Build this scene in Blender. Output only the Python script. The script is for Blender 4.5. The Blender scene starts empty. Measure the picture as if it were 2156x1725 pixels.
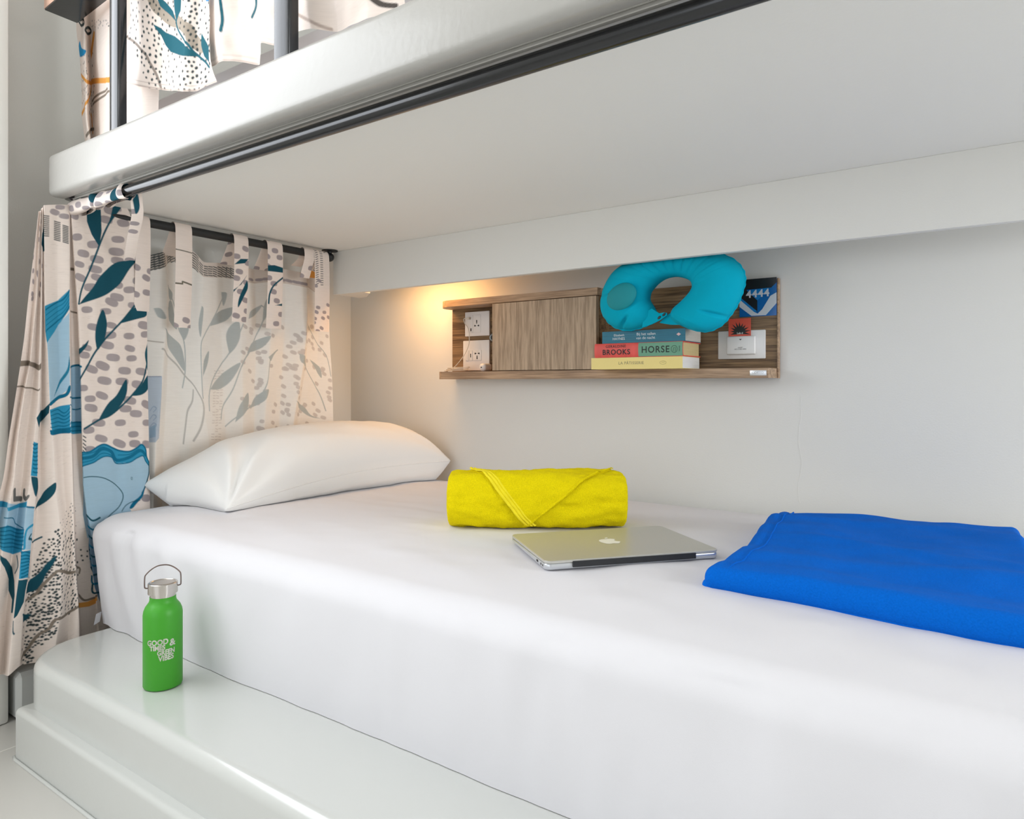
import bpy, bmesh, math, random
import numpy as np
from mathutils import Vector, Matrix, noise

# ------------------------------------------------------------------ camera, light
ZC = 0.775                    # eye height above the floor
F = 1445.0                    # focal length in pixels of the 2156 x 1725 frame
YAW = math.radians(34.8)
HOR = 806.0
CX = 1078.0
scene = bpy.context.scene
C = scene.collection
cam_d = bpy.data.cameras.new('camera'); cam = bpy.data.objects.new('camera', cam_d); C.objects.link(cam)
cam.location = (0, 0, ZC); cam.rotation_euler = (math.pi/2, 0, YAW)
cam_d.sensor_width = 36; cam_d.lens = F/2156*36; cam_d.shift_y = -(862.5-HOR)/2156
cam_d.clip_start = 0.02
scene.camera = cam
scene.view_settings.view_transform = 'Standard'; scene.view_settings.look = 'None'
scene.view_settings.gamma = 1; scene.view_settings.exposure = 0.24
scene.view_settings.use_curve_mapping = False
w = bpy.data.worlds.new('world'); scene.world = w; w.use_nodes = True
w.node_tree.nodes['Background'].inputs[0].default_value = (0.88, 0.93, 1.0, 1)
w.node_tree.nodes['Background'].inputs[1].default_value = 1.6
def area(name, loc, rot, sx, sy, power, col):
    l = bpy.data.lights.new(name, 'AREA'); l.shape = 'RECTANGLE'; l.size = sx; l.size_y = sy
    l.energy = power; l.color = col
    o = bpy.data.objects.new(name, l); C.objects.link(o); o.location = loc; o.rotation_euler = rot
    return o
# daylight through the left window and the wide window behind; then two added fill lamps
area('daylight_and_fill', (-1.90, -0.16, 1.62), (0, math.radians(-90), 0), 1.4, 1.46, 21, (0.94, 0.97, 1.0))
area('daylight_and_fill', (-0.4, -4.04, 1.30), (math.radians(90), 0, 0), 3.8, 2.0, 10, (0.98, 0.99, 1.0))
area('ceiling_fill', (-1.1, -0.75, 2.55), (0, 0, 0), 1.4, 1.2, 9, (1.0, 0.97, 0.92))  # added overhead lamp, brightens the mattress top
area('daylight_and_fill', (2.50, 1.21, 1.15), (0, math.radians(90), 0), 1.3, .85, 34, (0.96, 0.98, 1.0))  # added fill into the bunk niche from the foot end
l = bpy.data.lights.new('cove_lamp_light', 'AREA'); l.shape = 'RECTANGLE'; l.size = 0.24; l.size_y = 0.02; l.energy = 1.05; l.color = (1.0, 0.52, 0.18)
cove = bpy.data.objects.new('cove_lamp_light', l); C.objects.link(cove)
cove.location = (-1.52, 1.655, ZC+0.352); cove.rotation_euler = (math.radians(12), 0, 0)

# ------------------------------------------------------------------ helpers
R_ = Vector((math.cos(YAW), math.sin(YAW), 0)); F_ = Vector((-math.sin(YAW), math.cos(YAW), 0))
def ray(px, py): return R_*((px-CX)/F) + F_ + Vector((0, 0, (HOR-py)/F))
EYE = Vector((0, 0, ZC))
def onX(px, py, X): d = ray(px, py); return EYE + d*(X/d.x)
def onY(px, py, Y): d = ray(px, py); return EYE + d*(Y/d.y)
def onZ(px, py, Z): d = ray(px, py); return EYE + d*((Z-ZC)/d.z)

def lin(c):
    return tuple(((v/255)/12.92 if v/255 <= 0.04045 else ((v/255+0.055)/1.055)**2.4) for v in c)
MATS = {}
def mat(name, col, rough=0.5, metal=0.0, bump=0.0, scale=60, spec=0.5, vary=0.0, coat=0.0, bdist=0.002, stretch=(1,1,1), detail=3):
    if name in MATS: return MATS[name]
    m = bpy.data.materials.new(name); m.use_nodes = True; nt = m.node_tree; b = nt.nodes['Principled BSDF']
    c = lin(col); b.inputs['Base Color'].default_value = (*c, 1); b.inputs['Roughness'].default_value = rough
    b.inputs['Metallic'].default_value = metal; b.inputs['Specular IOR Level'].default_value = spec
    b.inputs['Coat Weight'].default_value = coat; b.inputs['Coat Roughness'].default_value = 0.12
    tc = nt.nodes.new('ShaderNodeTexCoord'); mp = nt.nodes.new('ShaderNodeMapping'); mp.inputs['Scale'].default_value = stretch
    n = nt.nodes.new('ShaderNodeTexNoise'); n.inputs['Scale'].default_value = scale; n.inputs['Detail'].default_value = detail
    nt.links.new(tc.outputs['Object'], mp.inputs[0]); nt.links.new(mp.outputs[0], n.inputs['Vector'])
    if vary > 0:
        r = nt.nodes.new('ShaderNodeMapRange'); r.inputs[3].default_value = 1-vary; r.inputs[4].default_value = 1+vary
        r.inputs[1].default_value = 0.3; r.inputs[2].default_value = 0.7
        mx = nt.nodes.new('ShaderNodeVectorMath'); mx.operation = 'SCALE'; mx.inputs[0].default_value = c
        nt.links.new(n.outputs['Fac'], r.inputs[0]); nt.links.new(r.outputs[0], mx.inputs['Scale']); nt.links.new(mx.outputs[0], b.inputs['Base Color'])
    if bump > 0:
        bp = nt.nodes.new('ShaderNodeBump'); bp.inputs['Strength'].default_value = bump; bp.inputs['Distance'].default_value = bdist
        nt.links.new(n.outputs['Fac'], bp.inputs['Height']); nt.links.new(bp.outputs[0], b.inputs['Normal'])
    MATS[name] = m; return m
def wood(name, ca, cb, axis, scale=1.0, rough=0.55):
    m = bpy.data.materials.new(name); m.use_nodes = True; nt = m.node_tree; b = nt.nodes['Principled BSDF']
    tc = nt.nodes.new('ShaderNodeTexCoord'); mp = nt.nodes.new('ShaderNodeMapping')
    s = [160*scale]*3; s[axis] = 5*scale; mp.inputs['Scale'].default_value = s
    n = nt.nodes.new('ShaderNodeTexNoise'); n.inputs['Scale'].default_value = 1.0; n.inputs['Detail'].default_value = 5; n.inputs['Distortion'].default_value = 0.6
    mp2 = nt.nodes.new('ShaderNodeMapping'); s2 = [38*scale]*3; s2[axis] = 2.5*scale; mp2.inputs['Scale'].default_value = s2
    n2 = nt.nodes.new('ShaderNodeTexNoise'); n2.inputs['Scale'].default_value = 1.0; n2.inputs['Detail'].default_value = 3
    ad = nt.nodes.new('ShaderNodeMath'); ad.operation = 'ADD'
    cr = nt.nodes.new('ShaderNodeValToRGB'); cr.color_ramp.elements[0].position = 0.78; cr.color_ramp.elements[1].position = 1.22/1.0 if False else 1.0
    mr = nt.nodes.new('ShaderNodeMapRange'); mr.inputs[1].default_value = 0.7; mr.inputs[2].default_value = 1.3
    cr.color_ramp.elements[0].position = 0.15; cr.color_ramp.elements[1].position = 0.85
    cr.color_ramp.elements[0].color = (*lin(ca), 1); cr.color_ramp.elements[1].color = (*lin(cb), 1)
    L = nt.links.new
    L(tc.outputs['Object'], mp.inputs[0]); L(mp.outputs[0], n.inputs['Vector']); L(tc.outputs['Object'], mp2.inputs[0]); L(mp2.outputs[0], n2.inputs['Vector'])
    L(n.outputs['Fac'], ad.inputs[0]); L(n2.outputs['Fac'], ad.inputs[1]); L(ad.outputs[0], mr.inputs[0]); L(mr.outputs[0], cr.inputs[0]); L(cr.outputs[0], b.inputs['Base Color'])
    b.inputs['Roughness'].default_value = rough
    bp = nt.nodes.new('ShaderNodeBump'); bp.inputs['Strength'].default_value = 0.25; bp.inputs['Distance'].default_value = 0.001
    L(n.outputs['Fac'], bp.inputs['Height']); L(bp.outputs[0], b.inputs['Normal'])
    MATS[name] = m; return m

def link(name, me, m, parent=None, smooth=True, autosmooth=None):
    o = bpy.data.objects.new(name, me); C.objects.link(o)
    if m: me.materials.append(m)
    if smooth:
        for p in me.polygons: p.use_smooth = True
    if parent: o.parent = parent; o.matrix_parent_inverse = parent.matrix_basis.inverted()
    return o
def obj(name, bm, m, parent=None, smooth=False):
    me = bpy.data.meshes.new(name); bm.normal_update(); bm.to_mesh(me); bm.free()
    return link(name, me, m, parent, smooth)
def tag(o, label, cat, group=None, kind=None):
    o['label'] = label; o['category'] = cat
    if group: o['group'] = group
    if kind: o['kind'] = kind
    return o
def empty(name, loc, rotz=0):
    o = bpy.data.objects.new(name, None); C.objects.link(o); o.location = loc; o.rotation_euler = (0, 0, rotz)
    o.empty_display_size = 0.05
    return o
def struct(o): o['kind'] = 'structure'; return o
def box(bm, a, b, bevel=0.0, seg=2):
    """axis-aligned box from corner a to corner b, edges rounded"""
    a = Vector(a); b = Vector(b)
    r = bmesh.ops.create_cube(bm, size=1)
    for v in r['verts']:
        v.co = Vector(((a.x+b.x)/2 + v.co.x*(b.x-a.x), (a.y+b.y)/2 + v.co.y*(b.y-a.y), (a.z+b.z)/2 + v.co.z*(b.z-a.z)))
    if bevel > 0:
        es = list({e for v in r['verts'] for e in v.link_edges})
        bmesh.ops.bevel(bm, geom=es, offset=bevel, segments=seg, profile=0.5, affect='EDGES')
def boxo(name, a, b, m, parent=None, bevel=0.0, seg=2):
    bm = bmesh.new(); box(bm, a, b, bevel, seg); return obj(name, bm, m, parent, smooth=False if bevel == 0 else True) if bevel == 0 else sm(obj(name, bm, m, parent, True))
def sm(o, ang=40):
    o.data.set_sharp_from_angle(angle=math.radians(ang)); return o
def prism(bm, pts, axis, a, b):
    """extrude 2-D polygon pts along axis (0,1,2) from a to b"""
    def P(p, t):
        q = list(p); q.insert(axis, t); return Vector(q)
    va = [bm.verts.new(P(p, a)) for p in pts]; vb = [bm.verts.new(P(p, b)) for p in pts]
    n = len(pts); bm.faces.new(va[::-1]); bm.faces.new(vb)
    for i in range(n): bm.faces.new((va[i], va[(i+1) % n], vb[(i+1) % n], vb[i]))
    bmesh.ops.recalc_face_normals(bm, faces=bm.faces[:])
def catmull(pts, n):
    """smooth curve through pts (tuples of any length), n steps per span"""
    P = [np.array(p, float) for p in pts]; out = []
    for i in range(len(P)-1):
        p0 = P[max(i-1, 0)]; p1 = P[i]; p2 = P[i+1]; p3 = P[min(i+2, len(P)-1)]
        for k in range(n):
            t = k/n
            out.append(0.5*((2*p1)+(-p0+p2)*t+(2*p0-5*p1+4*p2-p3)*t*t+(-p0+3*p1-3*p2+p3)*t**3))
    out.append(P[-1]); return out
def tube(bm, pts, r, seg=10, closed=False):
    pts = [Vector(p) for p in pts]; n = len(pts); rings = []
    up = None
    for i, p in enumerate(pts):
        if closed: d = (pts[(i+1) % n]-pts[i-1]).normalized()
        else: d = (pts[min(i+1, n-1)]-pts[max(i-1, 0)]).normalized()
        if up is None:
            up = Vector((0, 0, 1)) if abs(d.z) < 0.9 else Vector((1, 0, 0))
        s = d.cross(up).normalized(); up = s.cross(d).normalized()
        rr = r[i] if isinstance(r, (list, tuple)) else r
        rings.append([bm.verts.new(p + (s*math.cos(a)+up*math.sin(a))*rr) for a in [2*math.pi*k/seg for k in range(seg)]])
    m = n if closed else n-1
    for i in range(m):
        A = rings[i]; B = rings[(i+1) % n]
        for k in range(seg): bm.faces.new((A[k], A[(k+1) % seg], B[(k+1) % seg], B[k]))
    if not closed: bm.faces.new(rings[0][::-1]); bm.faces.new(rings[-1])
    bmesh.ops.recalc_face_normals(bm, faces=bm.faces[:])
def lathe(bm, prof, seg=64, c=(0, 0, 0)):
    rings = []
    for r, z in prof:
        rings.append([bm.verts.new((c[0]+r*math.cos(2*math.pi*k/seg), c[1]+r*math.sin(2*math.pi*k/seg), c[2]+z)) for k in range(seg)] if r > 1e-6 else [bm.verts.new((c[0], c[1], c[2]+z))])
    for A, B in zip(rings, rings[1:]):
        if len(A) == 1 and len(B) == 1: continue
        for k in range(seg):
            k2 = (k+1) % seg
            if len(A) == 1: bm.faces.new((A[0], B[k2], B[k]))
            elif len(B) == 1: bm.faces.new((A[k], A[k2], B[0]))
            else: bm.faces.new((A[k], A[k2], B[k2], B[k]))
    bmesh.ops.recalc_face_normals(bm, faces=bm.faces[:])
def grid_mesh(name, P, m, parent=None, cols=None, wrap=False):
    """P: (rows, cols, 3) array -> one smooth sheet; cols: (rows, cols, 3) linear colours"""
    P = np.asarray(P, dtype=np.float32); H, W = P.shape[:2]
    me = bpy.data.meshes.new(name)
    idx = np.arange(H*W).reshape(H, W)
    a = idx[:-1, :-1].ravel(); b = idx[:-1, 1:].ravel(); c = idx[1:, 1:].ravel(); d = idx[1:, :-1].ravel()
    q = np.stack([a, b, c, d], 1)
    if wrap:
        q2 = np.stack([idx[:-1, -1], idx[:-1, 0], idx[1:, 0], idx[1:, -1]], 1); q = np.concatenate([q, q2])
    nf = len(q)
    me.vertices.add(H*W); me.vertices.foreach_set('co', P.reshape(-1))
    me.loops.add(nf*4); me.loops.foreach_set('vertex_index', q.ravel().astype(np.int32))
    me.polygons.add(nf); me.polygons.foreach_set('loop_start', np.arange(0, nf*4, 4, dtype=np.int32)); 
    me.polygons.foreach_set('use_smooth', np.ones(nf, dtype=bool))
    me.update(calc_edges=True); me.validate()
    if cols is not None:
        at = me.color_attributes.new('Print', 'FLOAT_COLOR', 'POINT')
        cc = np.ones((H*W, 4), np.float32); cc[:, :3] = cols.reshape(-1, 3); at.data.foreach_set('color', cc.ravel())
    o = bpy.data.objects.new(name, me); C.objects.link(o); me.materials.append(m)
    if parent: o.parent = parent; o.matrix_parent_inverse = parent.matrix_basis.inverted()
    return o
def text(name, body, size, m, parent, frame, depth=0.0004, align='CENTER', fn=None, sx=1.0, space=1.0, bold=0.0):
    """lettering as thin mesh; frame = Matrix placing the text plane, fn bends it"""
    cu = bpy.data.curves.new(name, 'FONT'); cu.body = body; cu.size = size; cu.extrude = depth; cu.align_x = align; cu.align_y = 'CENTER'
    cu.space_character = space; cu.offset = bold; cu.resolution_u = 4
    t = bpy.data.objects.new('tmp', cu); C.objects.link(t)
    dg = bpy.context.evaluated_depsgraph_get(); me = bpy.data.meshes.new_from_object(t.evaluated_get(dg))
    bpy.data.objects.remove(t); bpy.data.curves.remove(cu)
    me.name = name
    if fn:
        bm = bmesh.new(); bm.from_mesh(me); bmesh.ops.triangulate(bm, faces=bm.faces[:])
        bmesh.ops.subdivide_edges(bm, edges=[e for e in bm.edges if e.calc_length() > 0.003], cuts=2); bm.to_mesh(me); bm.free()
    for v in me.vertices:
        v.co.x *= sx
        v.co = fn(v.co) if fn else frame @ v.co
    return link(name, me, m, parent, smooth=False)
def frameXZ(p, roll=0.0):     # text plane facing -Y
    return Matrix.Translation(Vector(p)) @ Matrix.Rotation(roll, 4, 'Y') @ Matrix.Rotation(math.pi/2, 4, 'X')
def fbm(x, y, z, s, o=3):
    return noise.fractal(Vector((x*s, y*s, z*s)), 1.0, 2.0, o)
def np_fbm(P, s, seed=0.0, o=2):
    out = np.zeros(P.shape[:2], np.float32)
    for i in range(P.shape[0]):
        for j in range(P.shape[1]):
            p = P[i, j]; out[i, j] = noise.fractal(Vector((p[0]*s[0]+seed, p[1]*s[1], p[2]*s[2])), 1.0, 2.0, o)
    return out
def up_grid(A, H, W):
    """bilinear enlargement of a small array to (H, W)"""
    h, w = A.shape; yi = np.linspace(0, h-1, H); xi = np.linspace(0, w-1, W)
    y0 = np.minimum(yi.astype(int), h-2); x0 = np.minimum(xi.astype(int), w-2); fy = (yi-y0)[:, None]; fx = (xi-x0)[None]
    fy = fy*fy*(3-2*fy); fx = fx*fx*(3-2*fx)
    a = A[y0][:, x0]; b = A[y0][:, x0+1]; c = A[y0+1][:, x0]; d = A[y0+1][:, x0+1]
    return a*(1-fy)*(1-fx)+b*(1-fy)*fx+c*fy*(1-fx)+d*fy*fx

# ------------------------------------------------------------------ materials
M_wall = mat('wall_plaster', (228, 227, 222), 0.75, bump=0.25, scale=260, bdist=0.0008)
M_ceil = mat('slab_paint', (238, 237, 232), 0.6, bump=0.2, scale=120, bdist=0.0008)
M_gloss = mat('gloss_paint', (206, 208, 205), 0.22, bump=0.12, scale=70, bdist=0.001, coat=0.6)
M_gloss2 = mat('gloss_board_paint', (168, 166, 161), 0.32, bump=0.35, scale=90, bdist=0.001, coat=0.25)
M_floor = mat('floor_tile', (205, 203, 198), 0.3, bump=0.03, scale=20)
M_grout = mat('grout', (238, 236, 230), 0.6)
M_sheet = mat('white_sheet', (226, 225, 229), 0.72, bump=0.25, scale=900, bdist=0.0003, spec=0.3)
M_case = mat('pillow_case', (240, 239, 237), 0.62, bump=0.2, scale=900, bdist=0.0003, spec=0.35)
M_black = mat('black_steel', (44, 45, 47), 0.22, metal=0.7, coat=0.5, bump=0.25, scale=140, bdist=0.0006)
M_blackm = mat('black_matte_rod', (22, 24, 26), 0.5)
M_copper = mat('raw_wood_edge', (205, 168, 148), 0.5, vary=0.15, scale=40)
M_yellow = mat('yellow_terry', (236, 216, 10), 0.95, bump=1.0, scale=520, bdist=0.0022, spec=0.1, vary=0.10, detail=4)
M_yband = mat('yellow_woven_band', (240, 222, 40), 0.8, bump=0.5, scale=900, bdist=0.0006, spec=0.2)
M_fleece = mat('blue_fleece', (0, 100, 204), 0.95, bump=0.9, scale=420, bdist=0.0012, spec=0.12, vary=0.07, detail=4)
M_alu = mat('brushed_aluminium', (196, 195, 188), 0.38, metal=0.5, spec=0.5)
M_alu2 = mat('aluminium_edge', (205, 208, 212), 0.3, metal=0.7)
M_dark = mat('dark_plastic', (28, 30, 34), 0.4)
M_logo = mat('pale_logo', (238, 238, 236), 0.3)
M_green = mat('green_powder_coat', (62, 160, 34), 0.42, bump=0.15, scale=1500, bdist=0.0002)
M_steel = mat('brushed_steel', (205, 200, 195), 0.25, metal=1.0, bump=0.05, scale=300, stretch=(1, 1, .05))
M_etch = mat('etched_letters', (205, 205, 195), 0.4, metal=0.6)
M_wire = mat('wire_handle', (120, 105, 100), 0.3, metal=0.9)
M_turq = mat('turquoise_velour', (0, 168, 196), 0.9, bump=0.3, scale=600, bdist=0.0006, spec=0.15)
M_turq2 = mat('teal_pump', (0, 140, 150), 0.7, bump=0.1, scale=500)
M_white = mat('white_plastic', (232, 230, 228), 0.35)
M_white2 = mat('off_white_plastic', (214, 210, 200), 0.5)
M_hole = mat('socket_holes', (12, 12, 14), 0.5)
M_lock = mat('grey_lock', (130, 135, 135), 0.35, metal=0.6)
M_paper = mat('page_edges', (226, 224, 220), 0.9, bump=0.6, scale=14, stretch=(1, 1, 60), vary=0.04)
M_paper2 = mat('yellowed_page_edges', (205, 185, 135), 0.9, bump=0.6, scale=14, stretch=(1, 1, 60), vary=0.05)
M_paper3 = mat('grey_page_edges', (190, 185, 175), 0.9, bump=0.6, scale=14, stretch=(1, 1, 60), vary=0.06)
W_door = wood('ash_door', (148, 127, 104), (194, 171, 145), 2, 3.8)
W_board = wood('ash_board', (138, 112, 88), (192, 162, 132), 0, 2.2)
W_back = wood('ash_back_panel', (88, 66, 44), (156, 126, 90), 0, 2.0)
def printed_mat(name, trans=0.25, rough=0.85):
    m = bpy.data.materials.new(name); m.use_nodes = True; nt = m.node_tree; b = nt.nodes['Principled BSDF']
    at = nt.nodes.new('ShaderNodeAttribute'); at.attribute_name = 'Print'
    tc = nt.nodes.new('ShaderNodeTexCoord'); n = nt.nodes.new('ShaderNodeTexNoise'); n.inputs['Scale'].default_value = 30; n.inputs['Detail'].default_value = 6
    mp = nt.nodes.new('ShaderNodeMapping'); mp.inputs['Scale'].default_value = (1, 1, 14)
    mr = nt.nodes.new('ShaderNodeMapRange'); mr.inputs[1].default_value = 0.3; mr.inputs[2].default_value = 0.7; mr.inputs[3].default_value = 0.97; mr.inputs[4].default_value = 1.02
    vm = nt.nodes.new('ShaderNodeVectorMath'); vm.operation = 'SCALE'
    L = nt.links.new
    L(tc.outputs['Object'], mp.inputs[0]); L(mp.outputs[0], n.inputs['Vector']); L(n.outputs['Fac'], mr.inputs[0]); L(mr.outputs[0], vm.inputs['Scale'])
    L(at.outputs['Color'], vm.inputs[0]); L(vm.outputs[0], b.inputs['Base Color'])
    b.inputs['Roughness'].default_value = rough; b.inputs['Specular IOR Level'].default_value = 0.15
    wv = nt.nodes.new('ShaderNodeTexNoise'); wv.inputs['Scale'].default_value = 1300
    bp = nt.nodes.new('ShaderNodeBump'); bp.inputs['Strength'].default_value = 0.3; bp.inputs['Distance'].default_value = 0.0004
    L(tc.outputs['Object'], wv.inputs['Vector']); L(wv.outputs['Fac'], bp.inputs['Height']); L(bp.outputs[0], b.inputs['Normal'])
    tr = nt.nodes.new('ShaderNodeBsdfTranslucent'); mx = nt.nodes.new('ShaderNodeMixShader'); mx.inputs[0].default_value = trans
    L(vm.outputs[0], tr.inputs['Color']); L(b.outputs[0], mx.inputs[1]); L(tr.outputs[0], mx.inputs[2]); L(mx.outputs[0], nt.nodes['Material Output'].inputs['Surface'])
    return m
M_print = printed_mat('printed_cotton', 0.12)
M_printin = printed_mat('printed_cotton_reverse', 0.12)

# ------------------------------------------------------------------ the room
WY = 1.80; WX = -2.00; PX_ = -1.83
FL = (-1.95, 3.2)
struct(boxo('floor', (-2.2, -4.4, -0.10), (2.6, 2.0, 0.0), M_floor))
struct(boxo('wall_back', (-2.2, WY, 0), (2.6, WY+0.15, 2.6), M_wall))
bm = bmesh.new()
for a, b in (((2.45, -4.2, 0), (2.6, .75, 2.6)), ((2.45, 1.65, 0), (2.6, WY, 2.6)), ((2.45, .75, 0), (2.6, 1.65, .45)), ((2.45, .75, 1.85), (2.6, 1.65, 2.6))): box(bm, a, b)
struct(obj('wall_right', bm, M_wall))  # opening left for the added fill window
bm = bmesh.new()
for a, b in (((2.52, .75, .45), (2.58, .80, 1.85)), ((2.52, 1.60, .45), (2.58, 1.65, 1.85)), ((2.52, .80, .45), (2.58, 1.60, .50)), ((2.52, .80, 1.80), (2.58, 1.60, 1.85))): box(bm, a, b, 0.004)
struct(obj('fill_window', bm, M_white))  # unseen window added so light reaches into the bunk
struct(boxo('ceiling', (-2.2, -4.4, 2.6), (2.6, 2.0, 2.7), M_wall))
# left wall: set back behind the bunk, thicker pier towards the room, with a window opening
bm = bmesh.new()
box(bm, (-2.15, 0.63, 0), (WX, WY, 2.6))
box(bm, (-2.15, 0.60, 0), (PX_, 0.63, 2.6), 0.008)
box(bm, (-2.15, -0.92, 0), (PX_, 0.60, 0.90)); box(bm, (-2.15, -0.92, 2.34), (PX_, 0.60, 2.6)); box(bm, (-2.15, -4.2, 0), (PX_, -0.92, 2.6))
struct(sm(obj('wall_left', bm, M_wall, smooth=True)))
bm = bmesh.new(); x = -1.99
for a, b in (((x-.03, -0.92, .90), (x+.03, -.87, 2.34)), ((x-.03, .55, .90), (x+.03, .60, 2.34)), ((x-.03, -.87, .90), (x+.03, .55, .95)), ((x-.03, -.87, 2.29), (x+.03, .55, 2.34)), ((x-.02, -.27, .95), (x+.02, -.23, 2.29))): box(bm, a, b, 0.004)
struct(obj('window_1', bm, M_white, smooth=False))
bm = bmesh.new()
box(bm, (-2.15, -4.35, 0), (2.6, -4.2, 0.25)); box(bm, (-2.15, -4.35, 2.35), (2.6, -4.2, 2.6)); box(bm, (1.55, -4.35, .25), (2.6, -4.2, 2.35))
struct(obj('wall_front', bm, M_wall))
bm = bmesh.new()
for a, b in (((-2.13, -4.30, .25), (-2.07, -4.24, 2.35)), ((1.49, -4.30, .25), (1.55, -4.24, 2.35)), ((-2.07, -4.30, .25), (1.49, -4.24, .31)), ((-2.07, -4.30, 2.29), (1.49, -4.24, 2.35)), ((-.33, -4.29, .31), (-.27, -4.25, 2.29))): box(bm, a, b, 0.004)
struct(obj('window_2', bm, M_white))
# painted skirting block with chamfered edges where the set-back wall starts
bm = bmesh.new(); box(bm, (-1.998, 0.640, 0.0), (-1.818, 1.20, 0.108), 0.010, 1); struct(obj('baseboard_left', bm, M_gloss))
# tile joints
p0 = onZ(0, 1584, 0); p1 = onZ(46, 1565, 0)
bm = bmesh.new(); box(bm, (p0.x-0.0012, -4.1, 0.0), (p0.x+0.0012, 0.62, 0.0006))
struct(obj('trim_1', bm, M_grout))

# ------------------------------------------------------------------ masonry bunk base
PT = ZC-0.580          # platform top
bx = -1.725
bm = bmesh.new()
def rounded_slab(bm, x0, x1, y0, y1, z0, z1, rc, rt, seg=8):
    """slab whose front-left corner (plan radius rc) and top front/left edges (radius rt) are rounded"""
    outline = []
    for k in range(seg+1):
        a = math.pi + (math.pi/2)*k/seg
        outline.append((x0+rc+rc*math.cos(a), y0+rc+rc*math.sin(a)))
    rings = []
    for k in range(seg+1):
        a = (math.pi/2)*k/seg; inset = rt*(1-math.cos(a)); z = z1-rt+rt*math.sin(a)
        pts = [(x0+inset, y1)]
        for (x, y) in outline:
            cxx, cyy = x0+rc, y0+rc
            d = math.hypot(x-cxx, y-cyy); f = (d-inset)/d
            pts.append((cxx+(x-cxx)*f, cyy+(y-cyy)*f))
        pts.append((x1, y0+inset)); pts.append((x1, y1))
        rings.append([(p[0], p[1], z) for p in pts])
    rings.insert(0, [(p[0], p[1], z0) for p in rings[0]])
    V = [[bm.verts.new(p) for p in r] for r in rings]
    n = len(V[0])
    for A, B in zip(V, V[1:]):
        for k in range(n): bm.faces.new((A[k], A[(k+1) % n], B[(k+1) % n], B[k]))
    bm.faces.new(V[0][::-1]); bm.faces.new(V[-1])
    bmesh.ops.recalc_face_normals(bm, faces=bm.faces[:])
rounded_slab(bm, bx, 0.60, 0.599, 1.797, 0.02, PT, 0.13, 0.022, 14)
base = empty('bunk_base', (-0.6, 1.2, 0)); tag(base, 'glossy white masonry bunk base stepping down to the floor under the mattress', 'bed base')
sm(obj('platform', bm, M_gloss, base, True), 50)
bm = bmesh.new(); rounded_slab(bm, -1.655, 0.60, 0.577, 1.2, 0.0, 0.103, 0.012, 0.010, 6); sm(obj('plinth', bm, M_gloss, base, True), 50)
# little paint fillet at the foot of the plinth
bm = bmesh.new(); pts = [(-1.657, 1.1, .001), (-1.657, .60, .001), (-1.655, .577, .001), (-1.64, .574, .001), (.59, .574, .001)]
tube(bm, pts, 0.0035, 8); obj('paint_fillet', bm, M_gloss, base, True)

# ------------------------------------------------------------------ upper bunk slab with edge board, rail and light pelmet
SU = ZC+0.440; SL = -1.815
ub = empty('upper_bunk', (-0.6, 1.2, SU)); tag(ub, 'white upper bunk slab with rounded front edge board and light pelmet over the bed', 'upper bunk')
bm = bmesh.new(); box(bm, (SL+0.005, 0.742, SU), (0.60, 1.797, SU+0.09)); obj('slab', bm, M_ceil, ub)
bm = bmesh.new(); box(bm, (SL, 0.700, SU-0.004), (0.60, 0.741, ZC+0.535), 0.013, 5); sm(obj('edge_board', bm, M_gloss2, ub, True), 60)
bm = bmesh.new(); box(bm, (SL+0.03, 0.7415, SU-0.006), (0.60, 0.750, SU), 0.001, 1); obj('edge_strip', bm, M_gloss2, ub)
PB = ZC+0.2957
bm = bmesh.new(); box(bm, (SL, 1.555, PB), (0.60, 1.573, SU), 0.0008, 1); obj('pelmet', bm, M_wall, ub)
bm = bmesh.new(); prism(bm, [(-1.812, 1.5735), (-1.69, 1.5735), (-1.685, 1.60), (-1.775, 1.668), (-1.812, 1.668)], 2, PB+0.001, SU); obj('pelmet_return', bm, M_wall, ub)

# small LED fitting tucked behind the pelmet
lamp = empty('cove_lamp', (-1.52, 1.655, ZC+0.44)); tag(lamp, 'small warm strip lamp hidden behind the white pelmet above the pillow end', 'lamp')
boxo('housing', (-1.65, 1.640, ZC+0.362), (-1.39, 1.670, ZC+0.44), M_white, lamp, 0.003)
me_ = bpy.data.materials.new('lamp_diffuser'); me_.use_nodes = True; nb = me_.node_tree.nodes['Principled BSDF']
nb.inputs['Emission Color'].default_value = (1, .62, .25, 1); nb.inputs['Emission Strength'].default_value = 6
boxo('diffuser', (-1.64, 1.647, ZC+0.357), (-1.40, 1.663, ZC+0.362), me_, lamp)

# curtain rods
def rod(name, label, a, b, r, m, flanges):
    t = empty(name, a); tag(t, label, 'curtain rod')
    bm = bmesh.new(); tube(bm, [a, b], r, 24); sm(obj('rod', bm, m, t, True))
    for f in flanges:
        f = Vector(f)
        bm = bmesh.new(); lathe(bm, [(0, 0), (0.026, 0), (0.026, -0.003), (0.008, -0.005), (0.006, -0.014), (0.0, -0.014)], 32, (f.x, f.y, SU)); sm(obj('flange', bm, m, t, True))
        bm = bmesh.new(); tube(bm, [(f.x, f.y, SU-0.004), (f.x, f.y, f.z)], 0.0055, 12); obj('stem', bm, m, t, True)
        bm = bmesh.new(); bmesh.ops.create_uvsphere(bm, u_segments=24, v_segments=16, radius=r*1.25, matrix=Matrix.Translation(f)); obj('end_ball', bm, m, t, True)
    return t
RZ = ZC+0.421
rod('curtain_rod', 'shiny black curtain rod running along the front under the upper bunk', (-1.79, 0.757, RZ), (0.59, 0.757, RZ), 0.0125, M_black, [(-1.795, 0.757, RZ)])
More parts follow.
